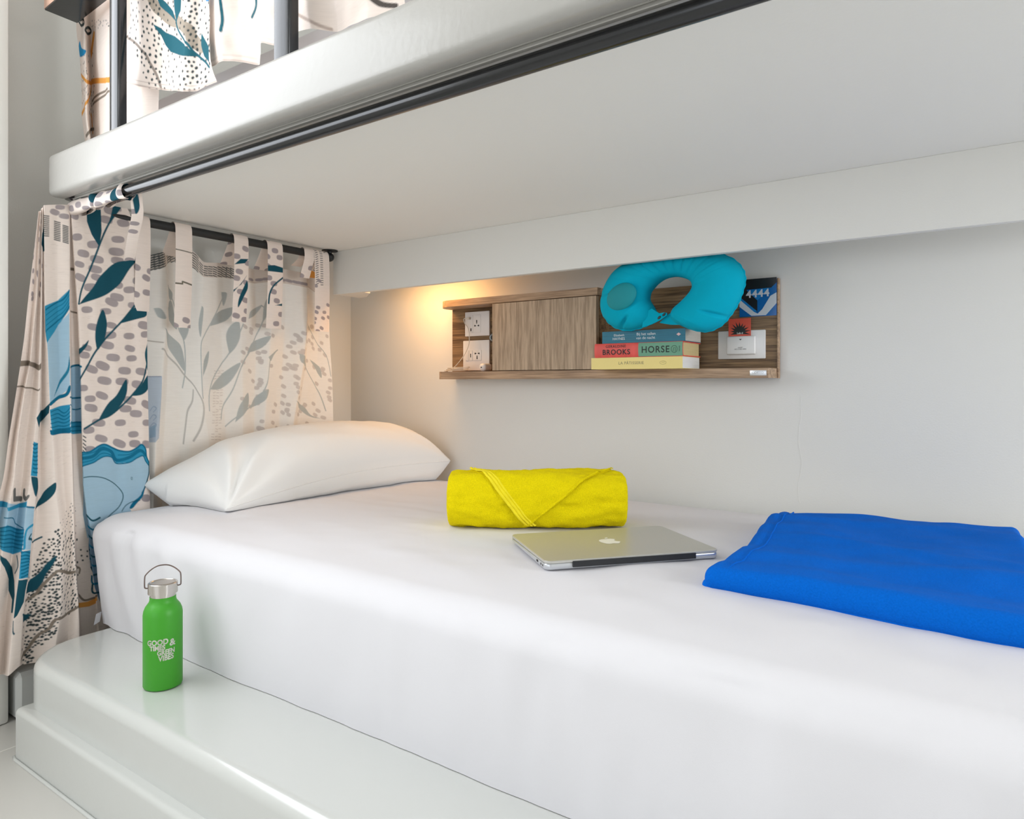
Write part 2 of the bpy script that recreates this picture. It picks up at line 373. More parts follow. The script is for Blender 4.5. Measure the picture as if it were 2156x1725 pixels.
rod('curtain_rod', 'black curtain rod across the pillow end of the bed', (-1.80, 0.78, RZ-0.004), (-1.80, 1.525, RZ-0.004), 0.0115, M_blackm, [(-1.80, 1.528, RZ-0.004)])

# upper guard: two black posts
gr = empty('guard_rail', (-1.54, 0.725, ZC+.53)); tag(gr, 'black square guard posts rising from the upper bunk edge board', 'guard rail')
for px0, px1, y in ((232, 250, 265), (578, 612, 112)):
    a = onY(px0, y, 0.712); b = onY(px1, y, 0.712)
    w_ = 0.020
    boxo('post', (a.x, 0.710, ZC+0.533), (a.x+max(b.x-a.x, .02)*0.95, 0.710+w_, ZC+1.35), M_black, gr, 0.002)
boxo('top_rail', (-1.60, 0.708, ZC+1.33), (0.5, 0.742, ZC+1.37), M_black, gr, 0.003)

# dark board with raw wood rim at top left
t = empty('wall_shelf', (-1.70, 0.72, ZC+0.84)); tag(t, 'dark board with raw wooden rim poking in at the top left corner', 'shelf')
a = onX(92, 24, -1.70)
z0 = ZC + (806-20)/1445*1.62
bs = empty
P = [onZ(93, 19, ZC+0.88), onZ(162, 47, ZC+0.88), onZ(300, -60, ZC+0.88), onZ(240, -110, ZC+0.88)]
bm = bmesh.new(); prism(bm, [(p.x, p.y) for p in P], 2, ZC+0.8805, ZC+0.905); obj('board', bm, M_copper, t)
cen = sum((Vector(p) for p in P), Vector())/4
bm = bmesh.new(); prism(bm, [((p.x-cen.x)*0.985+cen.x, (p.y-cen.y)*0.985+cen.y) for p in P], 2, ZC+0.877, ZC+0.8803); obj('underside', bm, M_black, t)

# ------------------------------------------------------------------ cloth printing
CREAM = (245, 232, 223); TEAL = (28, 82, 98); GREYB = (168, 158, 160); BROWN = (140, 128, 116)
BLUE = (52, 150, 188); DBLUE = (18, 108, 142); LBLUE = (168, 200, 220); INK = (58, 68, 70); ORANGE = (238, 168, 84)
class Canvas:
    def __init__(s, w, h, res, base=CREAM):
        s.nx = max(int(w/res), 8); s.ny = max(int(h/res), 8); s.w = w; s.h = h
        s.x = np.linspace(0, w, s.nx, dtype=np.float32); s.y = np.linspace(0, h, s.ny, dtype=np.float32)
        s.c = np.tile(np.array(lin(base), np.float32), (s.ny, s.nx, 1)); s.px = w/s.nx
    def box(s, x0, y0, x1, y1):
        i0, i1 = np.searchsorted(s.x, [x0, x1]); j0, j1 = np.searchsorted(s.y, [y0, y1])
        i0 = max(i0-1, 0); j0 = max(j0-1, 0); i1 = min(i1+1, s.nx); j1 = min(j1+1, s.ny)
        if i1 <= i0 or j1 <= j0: return None
        X, Y = np.meshgrid(s.x[i0:i1], s.y[j0:j1]); return (slice(j0, j1), slice(i0, i1)), X, Y
    def put(s, sl, d, col, alpha=1.0):
        a = np.clip(0.5-d/s.px, 0, 1)[..., None]*alpha
        s.c[sl] = s.c[sl]*(1-a)+np.array(lin(col), np.float32)*a
    def ell(s, x, y, a, b, ang, col, alpha=1.0):
        m = max(a, b)*1.1; r = s.box(x-m, y-m, x+m, y+m)
        if r is None: return
        sl, X, Y = r; c, n = math.cos(ang), math.sin(ang); dx = X-x; dy = Y-y
        u = (dx*c+dy*n)/a; v = (-dx*n+dy*c)/b; q = (np.abs(u)**2.6+np.abs(v)**2.6)**(1/2.6)
        s.put(sl, (q-1)*min(a, b), col, alpha)
    def stroke(s, pts, wd, col, alpha=1.0, smooth=True, taper=False):
        if smooth and len(pts) > 2: pts = [tuple(p) for p in catmull(pts, 6)]
        pts = np.array(pts, float); m = wd
        r = s.box(pts[:, 0].min()-m, pts[:, 1].min()-m, pts[:, 0].max()+m, pts[:, 1].max()+m)
        if r is None: return
        sl, X, Y = r; D = np.full(X.shape, 1e9, np.float32)
        n = len(pts)-1
        for k in range(n):
            a, b = pts[k], pts[k+1]; ab = b-a; L = ab@ab+1e-12
            t = np.clip(((X-a[0])*ab[0]+(Y-a[1])*ab[1])/L, 0, 1)
            hw = wd/2*(1 if not taper else max(0.15, math.sin(math.pi*(k+0.5)/n)))
            D = np.minimum(D, np.hypot(X-a[0]-t*ab[0], Y-a[1]-t*ab[1])-hw)
        s.put(sl, D, col, alpha)
    def poly(s, pts, col, alpha=1.0, smooth=False):
        if smooth: pts = [tuple(p) for p in catmull(list(pts)+[pts[0]], 5)][:-1]
        P = np.array(pts, float); r = s.box(P[:, 0].min(), P[:, 1].min(), P[:, 0].max(), P[:, 1].max())
        if r is None: return
        sl, X, Y = r; D = np.full(X.shape, 1e9, np.float32); ins = np.zeros(X.shape, bool); n = len(P)
        for k in range(n):
            a, b = P[k], P[(k+1) % n]; ab = b-a; L = ab@ab+1e-12
            t = np.clip(((X-a[0])*ab[0]+(Y-a[1])*ab[1])/L, 0, 1)
            D = np.minimum(D, np.hypot(X-a[0]-t*ab[0], Y-a[1]-t*ab[1]))
            if a[1] != b[1]:
                cr = ((a[1] > Y) != (b[1] > Y)) & (X < (b[0]-a[0])*(Y-a[1])/(b[1]-a[1])+a[0]); ins ^= cr
        s.put(sl, np.where(ins, -D, D), col, alpha)

class Drape:
    """A hanging sheet through hand-set fold lines. Each line: points down the fold and its distance plane."""
    def __init__(s, lines, axis, res=0.0017, low=False):
        s.low = low
        s.lines = lines; s.axis = axis; s.res = res
        un = onX if axis == 'X' else onY
        s.K = []
        NV = 40
        for L in lines:
            pts = sorted(L[0], key=lambda p: p[1]); ys = [p[1] for p in pts]; xs = [p[0] for p in pts]
            dep = L[1] if isinstance(L[1], (list, tuple)) else [L[1], L[1]]
            row = []
            for k in range(NV+1):
                v = k/NV; y = ys[0]+(ys[-1]-ys[0])*v; x = float(np.interp(y, ys, xs))
                d = float(np.interp(v, np.linspace(0, 1, len(dep)), dep)); row.append(un(x, y, d))
            s.K.append(row)
        K = np.array([[list(p) for p in r] for r in s.K])          # (lines, rows, 3)
        s.top = [min(p[1] for p in L[0]) for L in lines]; s.bot = [max(p[1] for p in L[0]) for L in lines]
        seg = np.linalg.norm(K[1:, :, :]-K[:-1, :, :], axis=2)[:, NV//2 if s.low else 0:].mean(axis=1); s.u = np.concatenate([[0], np.cumsum(seg)])
        s.H = float(np.linalg.norm(K[:, 0]-K[:, -1], axis=1).mean()); s.Kc = K
    def pick(s, px, py):
        best = None
        P = []
        for L, t, b in zip(s.lines, s.top, s.bot):
            pts = sorted(L[0], key=lambda p: p[1]); P.append(float(np.interp(py, [p[1] for p in pts], [p[0] for p in pts])))
        n = len(P)
        if px <= P[0]: i, f = 0, (px-P[0])/max(P[1]-P[0], 1)
        elif px >= P[-1]: i, f = n-2, 1+(px-P[-1])/max(P[-1]-P[-2], 1)
        else:
            i = max(k for k in range(n-1) if P[k] <= px); f = (px-P[i])/max(P[i+1]-P[i], 1e-3)
        f = min(max(f, -1), 2)
        t = s.top[i]*(1-f)+s.top[i+1]*f; b = s.bot[i]*(1-f)+s.bot[i+1]*f
        return (s.u[i]*(1-f)+s.u[i+1]*f, (py-t)/(b-t)*s.H)
    def mesh(s, name, m, parent, paint, wob=0.002, seed=0):
        cv = Canvas(s.u[-1], s.H, s.res); paint(cv, s)
        K = s.Kc; nl = len(K); nu, nv = cv.nx, cv.ny
        uq = np.linspace(0, s.u[-1], nu); k = np.clip(np.searchsorted(s.u, uq, side='right')-1, 0, nl-2)
        t = ((uq-s.u[k])/(s.u[k+1]-s.u[k]))[:, None, None]
        def g(i): return K[np.clip(i, 0, nl-1)]
        p0, p1, p2, p3 = g(k-1), g(k), g(k+1), g(k+2)
        # rounded folds: centripetal blend between straight and Catmull
        cm = 0.5*((2*p1)+(-p0+p2)*t+(2*p0-5*p1+4*p2-p3)*t*t+(-p0+3*p1-3*p2+p3)*t**3)
        ln = p1*(1-t)+p2*t
        A = 0.45*cm+0.55*ln                                         # (nu, NV+1, 3)
        vq = np.linspace(0, A.shape[1]-1, nv); v0 = np.minimum(vq.astype(int), A.shape[1]-2); fv = (vq-v0)[None, :, None]
        P = A[:, v0]*(1-fv)+A[:, v0+1]*fv
        P = np.transpose(P, (1, 0, 2)).copy()
        # gentle cloth undulation
        rng = np.random.RandomState(seed); ax = 0 if s.axis == 'X' else 1
        P[..., ax] += up_grid(rng.uniform(-wob, wob, (9, max(nl*2, 6))), nv, nu)
        return grid_mesh(name, P, m, parent, cv.c)

def Z6(x, y): return (x/2.875, 400+y/2.875)
def Z7(x, y): return (x/3.255, 900+y/3.255)
def Z3(x, y): return (280+x/3.449, 430+y/3.449)
def ZU(x, y): return (150+x/4.227, y/4.227)
def ZL(x, y): return (x/3.75, y/3.75)

# ------------------------------------------------------------------ front curtain gathered at the left
def front_print(cv, d):
    rnd = random.Random(4)
    p6 = lambda x, y: d.pick(*Z6(x, y)); p7 = lambda x, y: d.pick(*Z7(x, y))
    pl6 = lambda pts: [p6(*q) for q in pts]; pl7 = lambda pts: [p7(*q) for q in pts]
    # linen slubs
    for _ in range(900):
        x = rnd.uniform(0, cv.w); y = rnd.uniform(0, cv.h); cv.stroke([(x, y), (x+rnd.uniform(.003, .012), y)], .0009, (196, 178, 170), .35, smooth=False)
    # grey pebbles
    pb = [(740,200),(710,300),(700,375),(570,330),(470,285),(450,155),(510,385),(590,420),(485,450),(580,480),(490,530),(590,530),(830,405),(835,465),(710,430),(700,570),(835,555),(775,605),(705,650),(675,680),(530,725),(640,735),(555,590),(570,830),(675,820),(665,880),(800,700),(865,820),(875,875),(775,885),(530,955),(650,940),(780,960),(515,1000),(685,1015),(790,1020),(625,1065),(560,1085),(750,1095),(850,1100),(505,1200),(635,1155),(735,1160),(550,1265),(620,1245),(830,1180),(555,1320),(780,1275),(755,1325),(815,1355),(885,1300),(600,1410),(725,1410),(885,1410),(540,1455),(800,1480),(615,1505),(720,1535),(810,1540),(885,1540),(550,1570),(660,125),(700,110),(640,180),
          (360,105),(330,135),(390,160),(245,145),(250,190),(240,235),(235,300),(205,340),(238,433),(200,405),(200,490),(255,460),(262,508),(200,555),(245,572),(240,630),(195,630),(195,658),(225,508)]
    for (x, y) in pb:
        u, v = p6(x, y); k = rnd.uniform(.85, 1.15)*(1 if x > 430 else 0.7); cv.ell(u, v, .0150*k, .0088*k, rnd.uniform(-.1, .45), GREYB, .95)
    for x, y in ((995, 485), (1005, 118), (915, 112)):
        u, v = p7(x, y); cv.ell(u, v, .014, .009, .0, GREYB)
    # hatch marks near the top of the narrow panel
    for k in range(11):
        for (x, y, h) in ((345+0*k, 190+11*k, 30), (395, 215+10*k, 30), (282, 150+12*k, 24)):
            a = p6(x-16, y); b = p6(x+16, y+9); cv.stroke([a, b], .0026, INK, .9, smooth=False)
    # blue water on the narrow panel
    cv.poly(pl6([(285,930),(330,860),(422,740),(424,1200),(330,1290),(300,1300)]), LBLUE)
    cv.poly(pl6([(272,705),(350,670),(422,600),(423,720),(370,800),(330,860),(285,930),(275,850)]), BLUE)
    for k in range(5):
        cv.stroke(pl6([(278,725+34*k),(330,690+30*k),(380,665+26*k),(421,610+24*k)]), .0035 if k in (0, 4) else .0016, DBLUE)
    cv.stroke(pl6([(421,1010),(412,1090),(360,1170),(328,1250)]), .0075, (40,125,155), taper=True)
    cv.stroke(pl6([(305,1295),(350,1260),(400,1240),(424,1195)]), .009, DBLUE)
    cv.poly(pl6([(300,1330),(424,1300),(424,1470),(315,1480)]), BLUE)
    for k in range(6): cv.stroke(pl6([(306,1345+23*k),(350,1330+25*k),(390,1352+20*k),(423,1320+25*k)]), .0022 if k != 5 else .006, DBLUE)
    cv.stroke(pl6([(311,1470),(420,1462)]), .010, DBLUE, smooth=False)
    # thin strip between panels
    cv.poly(pl6([(428,1062),(492,1062),(496,1475),(428,1475)]), LBLUE)
    cv.stroke(pl6([(428,1075),(460,1062),(492,1070)]), .005, DBLUE)
    cv.stroke(pl6([(428,1255),(494,1258)]), .004, DBLUE); cv.stroke(pl6([(428,1300),(460,1330),(495,1310)]), .003, DBLUE)
    cv.poly(pl6([(428,1400),(497,1400),(498,1472),(428,1476)]), BLUE)
    for k in range(3): cv.stroke(pl6([(428,1412+24*k),(465,1406+26*k),(497,1420+20*k)]), .003, DBLUE)
    cv.stroke(pl6([(428,478),(455,482)]), .007, BROWN); cv.stroke(pl6([(428,728),(468,745)]), .004, BROWN)
    # stems and leaves of the wide panel
    def stem(pts, w=.0040, f=pl6): cv.stroke(f(pts), w, TEAL)
    def leaf(pts, f=pl6, c=TEAL): cv.poly(f(pts), c, smooth=True)
    stem([(735,85),(665,190),(612,310),(560,460),(500,600),(478,690)], .0045)
    cv.poly(pl6([(528,86),(532,190),(560,270),(603,345),(615,250),(606,86)]), TEAL)
    cv.poly(pl6([(680,88),(740,84),(690,160),(650,220)]), TEAL)
    leaf([(478,695),(560,600),(610,520),(690,445),(760,428),(828,418),(775,480),(720,570),(650,630),(570,665)])
    stem([(872,600),(800,710),(730,800),(640,900),(580,985),(530,1075),(490,1170)], .0045)
    leaf([(728,808),(775,735),(830,705),(885,692),(885,760),(820,782)])
    leaf([(592,972),(580,890),(590,800),(622,725),(647,800),(638,890),(608,955)])
    leaf([(478,985),(505,945),(543,910),(525,955),(485,1002)])
    stem([(893,1040),(865,1140),(820,1210),(755,1285),(670,1362),(600,1395),(515,1447)], .0045)
    leaf([(602,1392),(650,1300),(705,1240),(757,1148),(764,1215),(740,1285),(680,1355)])
    leaf([(893,930),(874,990),(884,1050),(895,1090)]); leaf([(790,1248),(840,1190),(901,1120),(901,1200),(850,1240)])
    # hatch at left rim above the wave
    for k in range(5): cv.stroke([p6(505, 1490+22*k), p6(523, 1500+24*k)], .003, INK, .9, smooth=False)
    # wave and pale water of the wide panel
    low = [(568,275),(640,245),(680,220),(720,200),(765,205),(800,248),(880,240),(930,210),(970,195),(990,230),(1020,262)]
    cv.poly(pl7(low+[(1018,330),(985,420),(940,500),(885,552),(900,600),(900,760),(600,760),(568,600)]), LBLUE)
    up = [(568,172),(620,168),(680,130),(720,117),(770,140),(820,160),(880,165),(930,140),(960,118),(992,150),(1000,200),(1022,240)]
    cv.poly(pl7(up+low[::-1]), BLUE)
    cv.stroke(pl7(up), .004, DBLUE); cv.stroke(pl7(low), .003, DBLUE)
    cv.stroke(pl7([(568,215),(640,200),(700,150),(760,165),(800,225),(880,205),(950,160),(990,190)]), .0075, DBLUE, .9)
    cv.stroke(pl7([(568,245),(640,225),(700,180),(755,188),(800,235)]), .0018, DBLUE); cv.stroke(pl7([(568,190),(650,170),(700,135),(750,150)]), .0018, DBLUE); cv.stroke(pl7([(810,190),(880,185),(940,150),(970,165)]), .0018, DBLUE)
    cv.stroke(pl7([(1022,240),(1020,320),(985,410),(965,450)]), .004, TEAL)
    cv.poly(pl7([(985,405),(970,470),(930,520),(900,556),(882,552),(905,510),(950,470)]), DBLUE, smooth=True)
    cv.stroke(pl7([(575,345),(640,338),(720,350),(800,400),(842,465),(820,540),(760,600),(730,640)]), .0022, TEAL)
    cv.stroke(pl7([(835,575),(860,535),(900,510),(950,500)]), .0018, TEAL)
    u, v = p7(895, 350); cv.ell(u, v, .0022, .0035, 0, TEAL); cv.ell(u, v, .0012, .0024, 0, LBLUE)
    # dark blue folds beside the mattress corner
    cv.poly(pl7([(600,600),(612,640),(630,760),(690,760),(690,1200),(650,1080),(618,950),(606,820)]), (110,140,165))
    for k in range(9): cv.stroke(pl7([(600+4*k,600+60*k),(640,640+62*k),(690,620+64*k)]), .0045, DBLUE if k % 2 else TEAL)
    # left hanging folds: brown bands, letters, water
    cv.poly(pl6([(120,1035),(180,1035),(250,1045),(250,1080),(180,1065),(118,1070)]), BROWN)
    cv.stroke(pl6([(90,1192),(150,1196),(240,1205)]), .0035, BROWN)
    cv.poly(pl6([(268,215),(258,260),(252,330),(262,375),(270,370)]), TEAL, smooth=False)
    cv.stroke(pl7([(98,432),(98,492),(142,490)]), .012, INK, .85, smooth=False)
    cv.stroke(pl7([(165,432),(164,470),(178,490),(190,480)]), .010, INK, .85)
    cv.poly(pl7([(0,510),(50,515),(120,530),(186,505),(182,545),(170,690),(150,850),(90,870),(0,830)]), LBLUE)
    cv.poly(pl7([(0,505),(55,515),(50,550),(0,548)]), BLUE); cv.poly(pl7([(50,550),(110,530),(186,508),(182,545),(120,552),(55,575)]), BLUE)
    cv.poly(pl7([(0,690),(50,670),(110,690),(168,700),(150,850),(90,872),(0,832)]), BLUE)
    for k in range(6): cv.stroke(pl7([(0,690+25*k),(60,680+28*k),(110,700+25*k),(162,700+26*k)]), .0028, DBLUE)
    cv.stroke(pl7([(30,620),(85,622),(105,660),(160,690)]), .0025, DBLUE)
    cv.poly(pl7([(0,872),(40,900),(85,960),(100,1050),(102,1150),(88,1270),(76,1272),(84,1180),(60,1120),(60,1040),(30,960),(0,905)]), TEAL)
    cv.stroke(pl7([(118,880),(125,950),(105,1000)]), .003, TEAL)
    # narrow strip fold
    cv.poly(pl7([(232,95),(262,110),(258,340),(212,330)]), BLUE)
    for k in range(8): cv.stroke(pl7([(228,115+27*k),(244,122+27*k),(260,115+28*k)]), .0028, DBLUE)
    leaf([(214,335),(258,345),(262,420),(248,478),(228,420)], pl7)
    cv.poly(pl7([(184,540),(236,545),(226,690),(210,840),(166,840),(172,660)]), LBLUE)
    cv.stroke(pl7([(226,670),(185,700),(170,760),(166,830)]), .006, BLUE); cv.stroke(pl7([(184,545),(236,552)]), .003, DBLUE)
    cv.poly(pl7([(148,842),(210,842),(192,1040),(130,1040)]), BLUE)
    for k in range(8): cv.stroke(pl7([(146,858+24*k),(170,852+24*k),(205,862+24*k)]), .003, DBLUE)
    cv.poly(pl7([(128,1045),(190,1045),(178,1110),(165,1200),(120,1290),(95,1310),(110,1180)]), TEAL)
    cv.stroke(pl7([(92,1330),(90,1400),(100,1418)]), .003, TEAL)
    # cream fold with leaves, dots and brown twigs
    cv.poly(pl6([(238,1440),(222,1380),(262,1330),(300,1290),(296,1350)]), TEAL)
    leaf([(238,575),(262,500),(310,430),(380,378),(378,440),(300,520)], pl7)
    cv.stroke(pl7([(212,735),(200,765),(225,790),(290,752)]), .0042, TEAL)
    reg = [(355,735),(420,640),(490,500),(520,560),(530,900),(545,1240),(430,1300),(380,1400),(340,1450),(240,1520),(220,1640),(145,1645),(160,1330),(180,1200),(185,1060),(265,880),(300,800)]
    R = np.array(reg)
    def inside(x, y):
        c = False
        for i in range(len(R)):
            a, b = R[i], R[i-1]
            if (a[1] > y) != (b[1] > y) and x < (b[0]-a[0])*(y-a[1])/(b[1]-a[1])+a[0]: c = not c
        return c
    pts = []; tries = 0
    while len(pts) < 420 and tries < 30000:
        tries += 1; x = rnd.uniform(140, 550); y = rnd.uniform(490, 1650)
        if inside(x, y) and all((x-a)**2+(y-b)**2 > 17**2 for a, b in pts): pts.append((x, y))
    for x, y in pts:
        u, v = p7(x, y); k = rnd.uniform(.6, 1.25)*(.5 if y < 700 else 1); cv.ell(u, v, .0026*k, .0023*k, rnd.uniform(0, 3), INK)
    for x, y in ((560,880),(568,912),(598,850),(596,885),(555,840)): u, v = p7(x, y); cv.ell(u, v, .0022, .0022, 0, INK)
    leaf([(182,1145),(195,1080),(260,1010),(320,930),(380,878),(365,930),(320,1000),(290,1070),(240,1120)], pl7)
    cv.poly(pl7([(155,1285),(225,1278),(185,1320),(160,1345)]), TEAL)
    cv.stroke(pl7([(178,1195),(230,1160),(300,1075),(360,1010),(415,985),(470,998),(520,990)]), .0062, BROWN)
    cv.stroke(pl7([(142,1640),(190,1520),(260,1425),(330,1380),(385,1315),(470,1270),(540,1232)]), .0062, BROWN)
    cv.poly(pl7([(541,1205),(600,1195),(665,1148),(668,1188),(610,1228),(541,1238)]), ORANGE)
    cv.stroke(pl7([(541,1150),(580,1185),(640,1170),(668,1155)]), .005, BROWN)
    cv.stroke(pl7([(520,935),(540,960),(545,1000)]), .004, BROWN)

SH = 3.0
kl = [
 ([(81,445),(61,609),(52,706),(35,817),(19,922),(9,1000),(-6,1060),(-30,1200),(-50,1330),(-60,1424)], [-1.785,-1.775,-1.765]),
 ([(83,445),(70,609),(58,765),(43,830),(28,922),(18,1000),(4,1060),(-14,1200),(-30,1330),(-36,1420)], [-1.795,-1.80,-1.80]),
 ([(85,444),(78,626),(64,765),(53,817),(39,915),(29,1010),(11,1115),(0,1200),(-8,1300),(-12,1424)], [-1.785,-1.77,-1.76]),
 ([(87,440),(81,626),(73,765),(65,840),(55,915),(46,1010),(32,1115),(22,1200),(12,1300),(6,1420)], [-1.795,-1.80,-1.795]),
 ([(89,438),(86,626),(80,852),(72,931),(65,1007),(55,1066),(49,1146),(40,1219),(31,1296),(23,1361),(18,1424)], [-1.79,-1.775,-1.755]),
 ([(91,436),(89,626),(86,852),(81,931),(80,1007),(74,1066),(66,1146),(58,1222),(49,1299),(44,1361),(42,1402)], [-1.79,-1.778,-1.76]),
 ([(92,434),(91,626),(88,852),(84,931),(84,1007),(79,1066),(72,1146),(64,1222),(55,1299),(50,1361),(46,1400)], [-1.80,-1.80,-1.80]),
 ([(93,432),(95,643),(101,748),(104,852),(110,915),(112,950),(118,1038),(127,1115),(129,1207),(126,1300),(112,1388)], [-1.785,-1.772,-1.765]),
 ([(120,431),(121,643),(125,748),(127,852),(130,915),(133,1000),(138,1080),(143,1176),(146,1284),(142,1360)], [-1.79,-1.785,-1.785]),
 ([(146,431),(147,609),(148,748),(150,915),(154,1054),(158,1176),(166,1284),(168,1345)], [-1.785,-1.772,-1.768]),
 ([(148,432),(149,609),(151,748),(153,915),(157,1054),(161,1176),(168,1284),(172,1345)], [-1.80,-1.81,-1.82]),
 ([(149,432),(158,574),(165,678),(170,817),(172,922),(175,1023),(184,1100),(188,1146),(200,1260),(206,1340)], [-1.80,-1.815,-1.835]),
 ([(150,431),(160,574),(167,678),(172,817),(174,922),(177,1023),(187,1100),(191,1146),(204,1260),(210,1340)], [-1.785,-1.785,-1.83]),
 ([(207,431),(228,560),(238,678),(241,817),(244,922),(246,1023),(250,1100),(254,1200),(258,1300),(260,1340)], [-1.785,-1.80,-1.852]),
 ([(264,431),(296,504),(308,643),(311,748),(314,922),(316,1054),(318,1150),(320,1250),(320,1340)], [-1.79,-1.81,-1.858]),
]
fc = empty('curtain', (-1.80, 0.78, 0.15)); tag(fc, 'front curtain gathered at the left, leaf, pebble and blue wave print', 'curtain')
d = Drape(kl, 'X', 0.0014, True); d.mesh('curtain_cloth', M_print, fc, front_print, 0.0022, 3)

# tab straps --------------------------------------------------------
def strap(parent, path, width_dir, width, paint, name='tab', res=0.0013, m=None, thick=0.0):
    """cloth strip: path of centre points, laid out with its width along width_dir (may vary)"""
    pts = [Vector(p) for p in (tuple(q) for q in catmull(path, 8))]
    L = [0]
    for a, b in zip(pts, pts[1:]): L.append(L[-1]+(b-a).length)
    cv = Canvas(width, L[-1], res); paint(cv)
    s = np.linspace(0, L[-1], cv.ny); A = np.array([list(p) for p in pts]); C3 = np.stack([np.interp(s, L, A[:, k]) for k in range(3)], 1)
    wd = np.array(list(width_dir)); off = np.linspace(-width/2, width/2, cv.nx)
    P = C3[:, None, :]+off[None, :, None]*wd[None, None, :]
    P[..., 0] += (np.sin(np.linspace(0, 3.1, cv.nx))*0.0025)[None, :]*np.linspace(0.3, 1.4, cv.ny)[:, None]
    return grid_mesh(name, P, m or M_print, parent, cv.c)
def pebbles(cv, n, seed, col=GREYB, k=1.0, y0=0, y1=None):
    r = random.Random(seed); y1 = y1 or cv.h
    done = []
    for _ in range(n*8):
        if len(done) >= n: break
        x = r.uniform(-.004, cv.w+.004); y = r.uniform(y0, y1)
        if all(math.hypot((x-a), (y-b)*1.4) > .026*k for a, b in done):
            done.append((x, y)); cv.ell(x, y, .0115*k, .0078*k, r.uniform(-.1, .5), col)
def loop_path(Y, ztop, zbot, lean=0.0, back=0.05, x=-1.80, r=0.0135):
    return [(x-0.055, Y, ztop-back-.02), (x-r-0.006, Y, ztop-0.03), (x-r*.8, Y, ztop-0.004), (x, Y, ztop+0.0025), (x+r*.85, Y+lean*.05, ztop-0.004), (x+r+0.002, Y+lean*.15, ztop-0.03), (x+r, Y+lean*.4, (ztop+zbot)/2), (x+r-0.012, Y+lean, zbot)]

# gathered heading of the front curtain bunched on the front rod
def sleeve():
    x0, x1 = -1.80, -1.545; nx, na = 190, 90
    cv = Canvas(x1-x0, 0.16, (x1-x0)/(nx-.5)); rnd = random.Random(8)
    pebbles(cv, 40, 31); W_ = cv.w
    cv.stroke([(.035, .075), (.035, .10), (.050, .10)], .008, INK, .9, smooth=False); cv.stroke([(.060, .078), (.060, .098), (.074, .098), (.074, .078)], .007, INK, .9)
    cv.poly([(.095, .05), (.120, .04), (.118, .12), (.098, .11)], TEAL, smooth=True); cv.poly([(.215, 0), (.238, 0), (.232, .16), (.205, .16)], TEAL, smooth=True)
    cv.poly([(.128, .06), (.137, .06), (.137, .09), (.128, .09)], ORANGE)
    ny = cv.ny; P = []
    for j in range(ny):
        th = math.radians(-75)+math.radians(330)*j/(ny-1); row = []
        for i in range(cv.nx):
            x = x0+(x1-x0)*i/(cv.nx-1); q = x*95+2.2*math.sin(x*41)
            r = 0.0175+0.0032*math.sin(q)+0.0022*math.sin(q*.47+th*1.5)
            up_ = 0.85 if math.sin(th) > 0 else 1.0
            ext = 0.014*max(0, -math.cos(th))**2
            row.append((x+.006*math.sin(th*2+q*.3), 0.757+(r*math.cos(th)), RZ+min(r*math.sin(th)*up_, .0178)-ext*0.6*(1-math.sin(th))))
        P.append(row)
    grid_mesh('gathered_heading', np.array(P), M_print, fc, cv.c)
    # cloth hanging from the rod down into the folds
    def pt(cv): pebbles(cv, 5, 44); cv.poly([(.004, 0), (.016, 0), (.018, .04), (.008, .06)], TEAL, smooth=True)
    path = [(-1.560, 0.776, RZ+.006), (-1.566, 0.781, RZ-.012), (-1.60, 0.80, RZ-.040), (-1.67, 0.825, RZ-.075), (-1.74, .85, RZ-.12)]
    strap(fc, path, Vector((.75, 0.66, 0)).normalized(), 0.026, pt, 'curtain_tab')
sleeve()

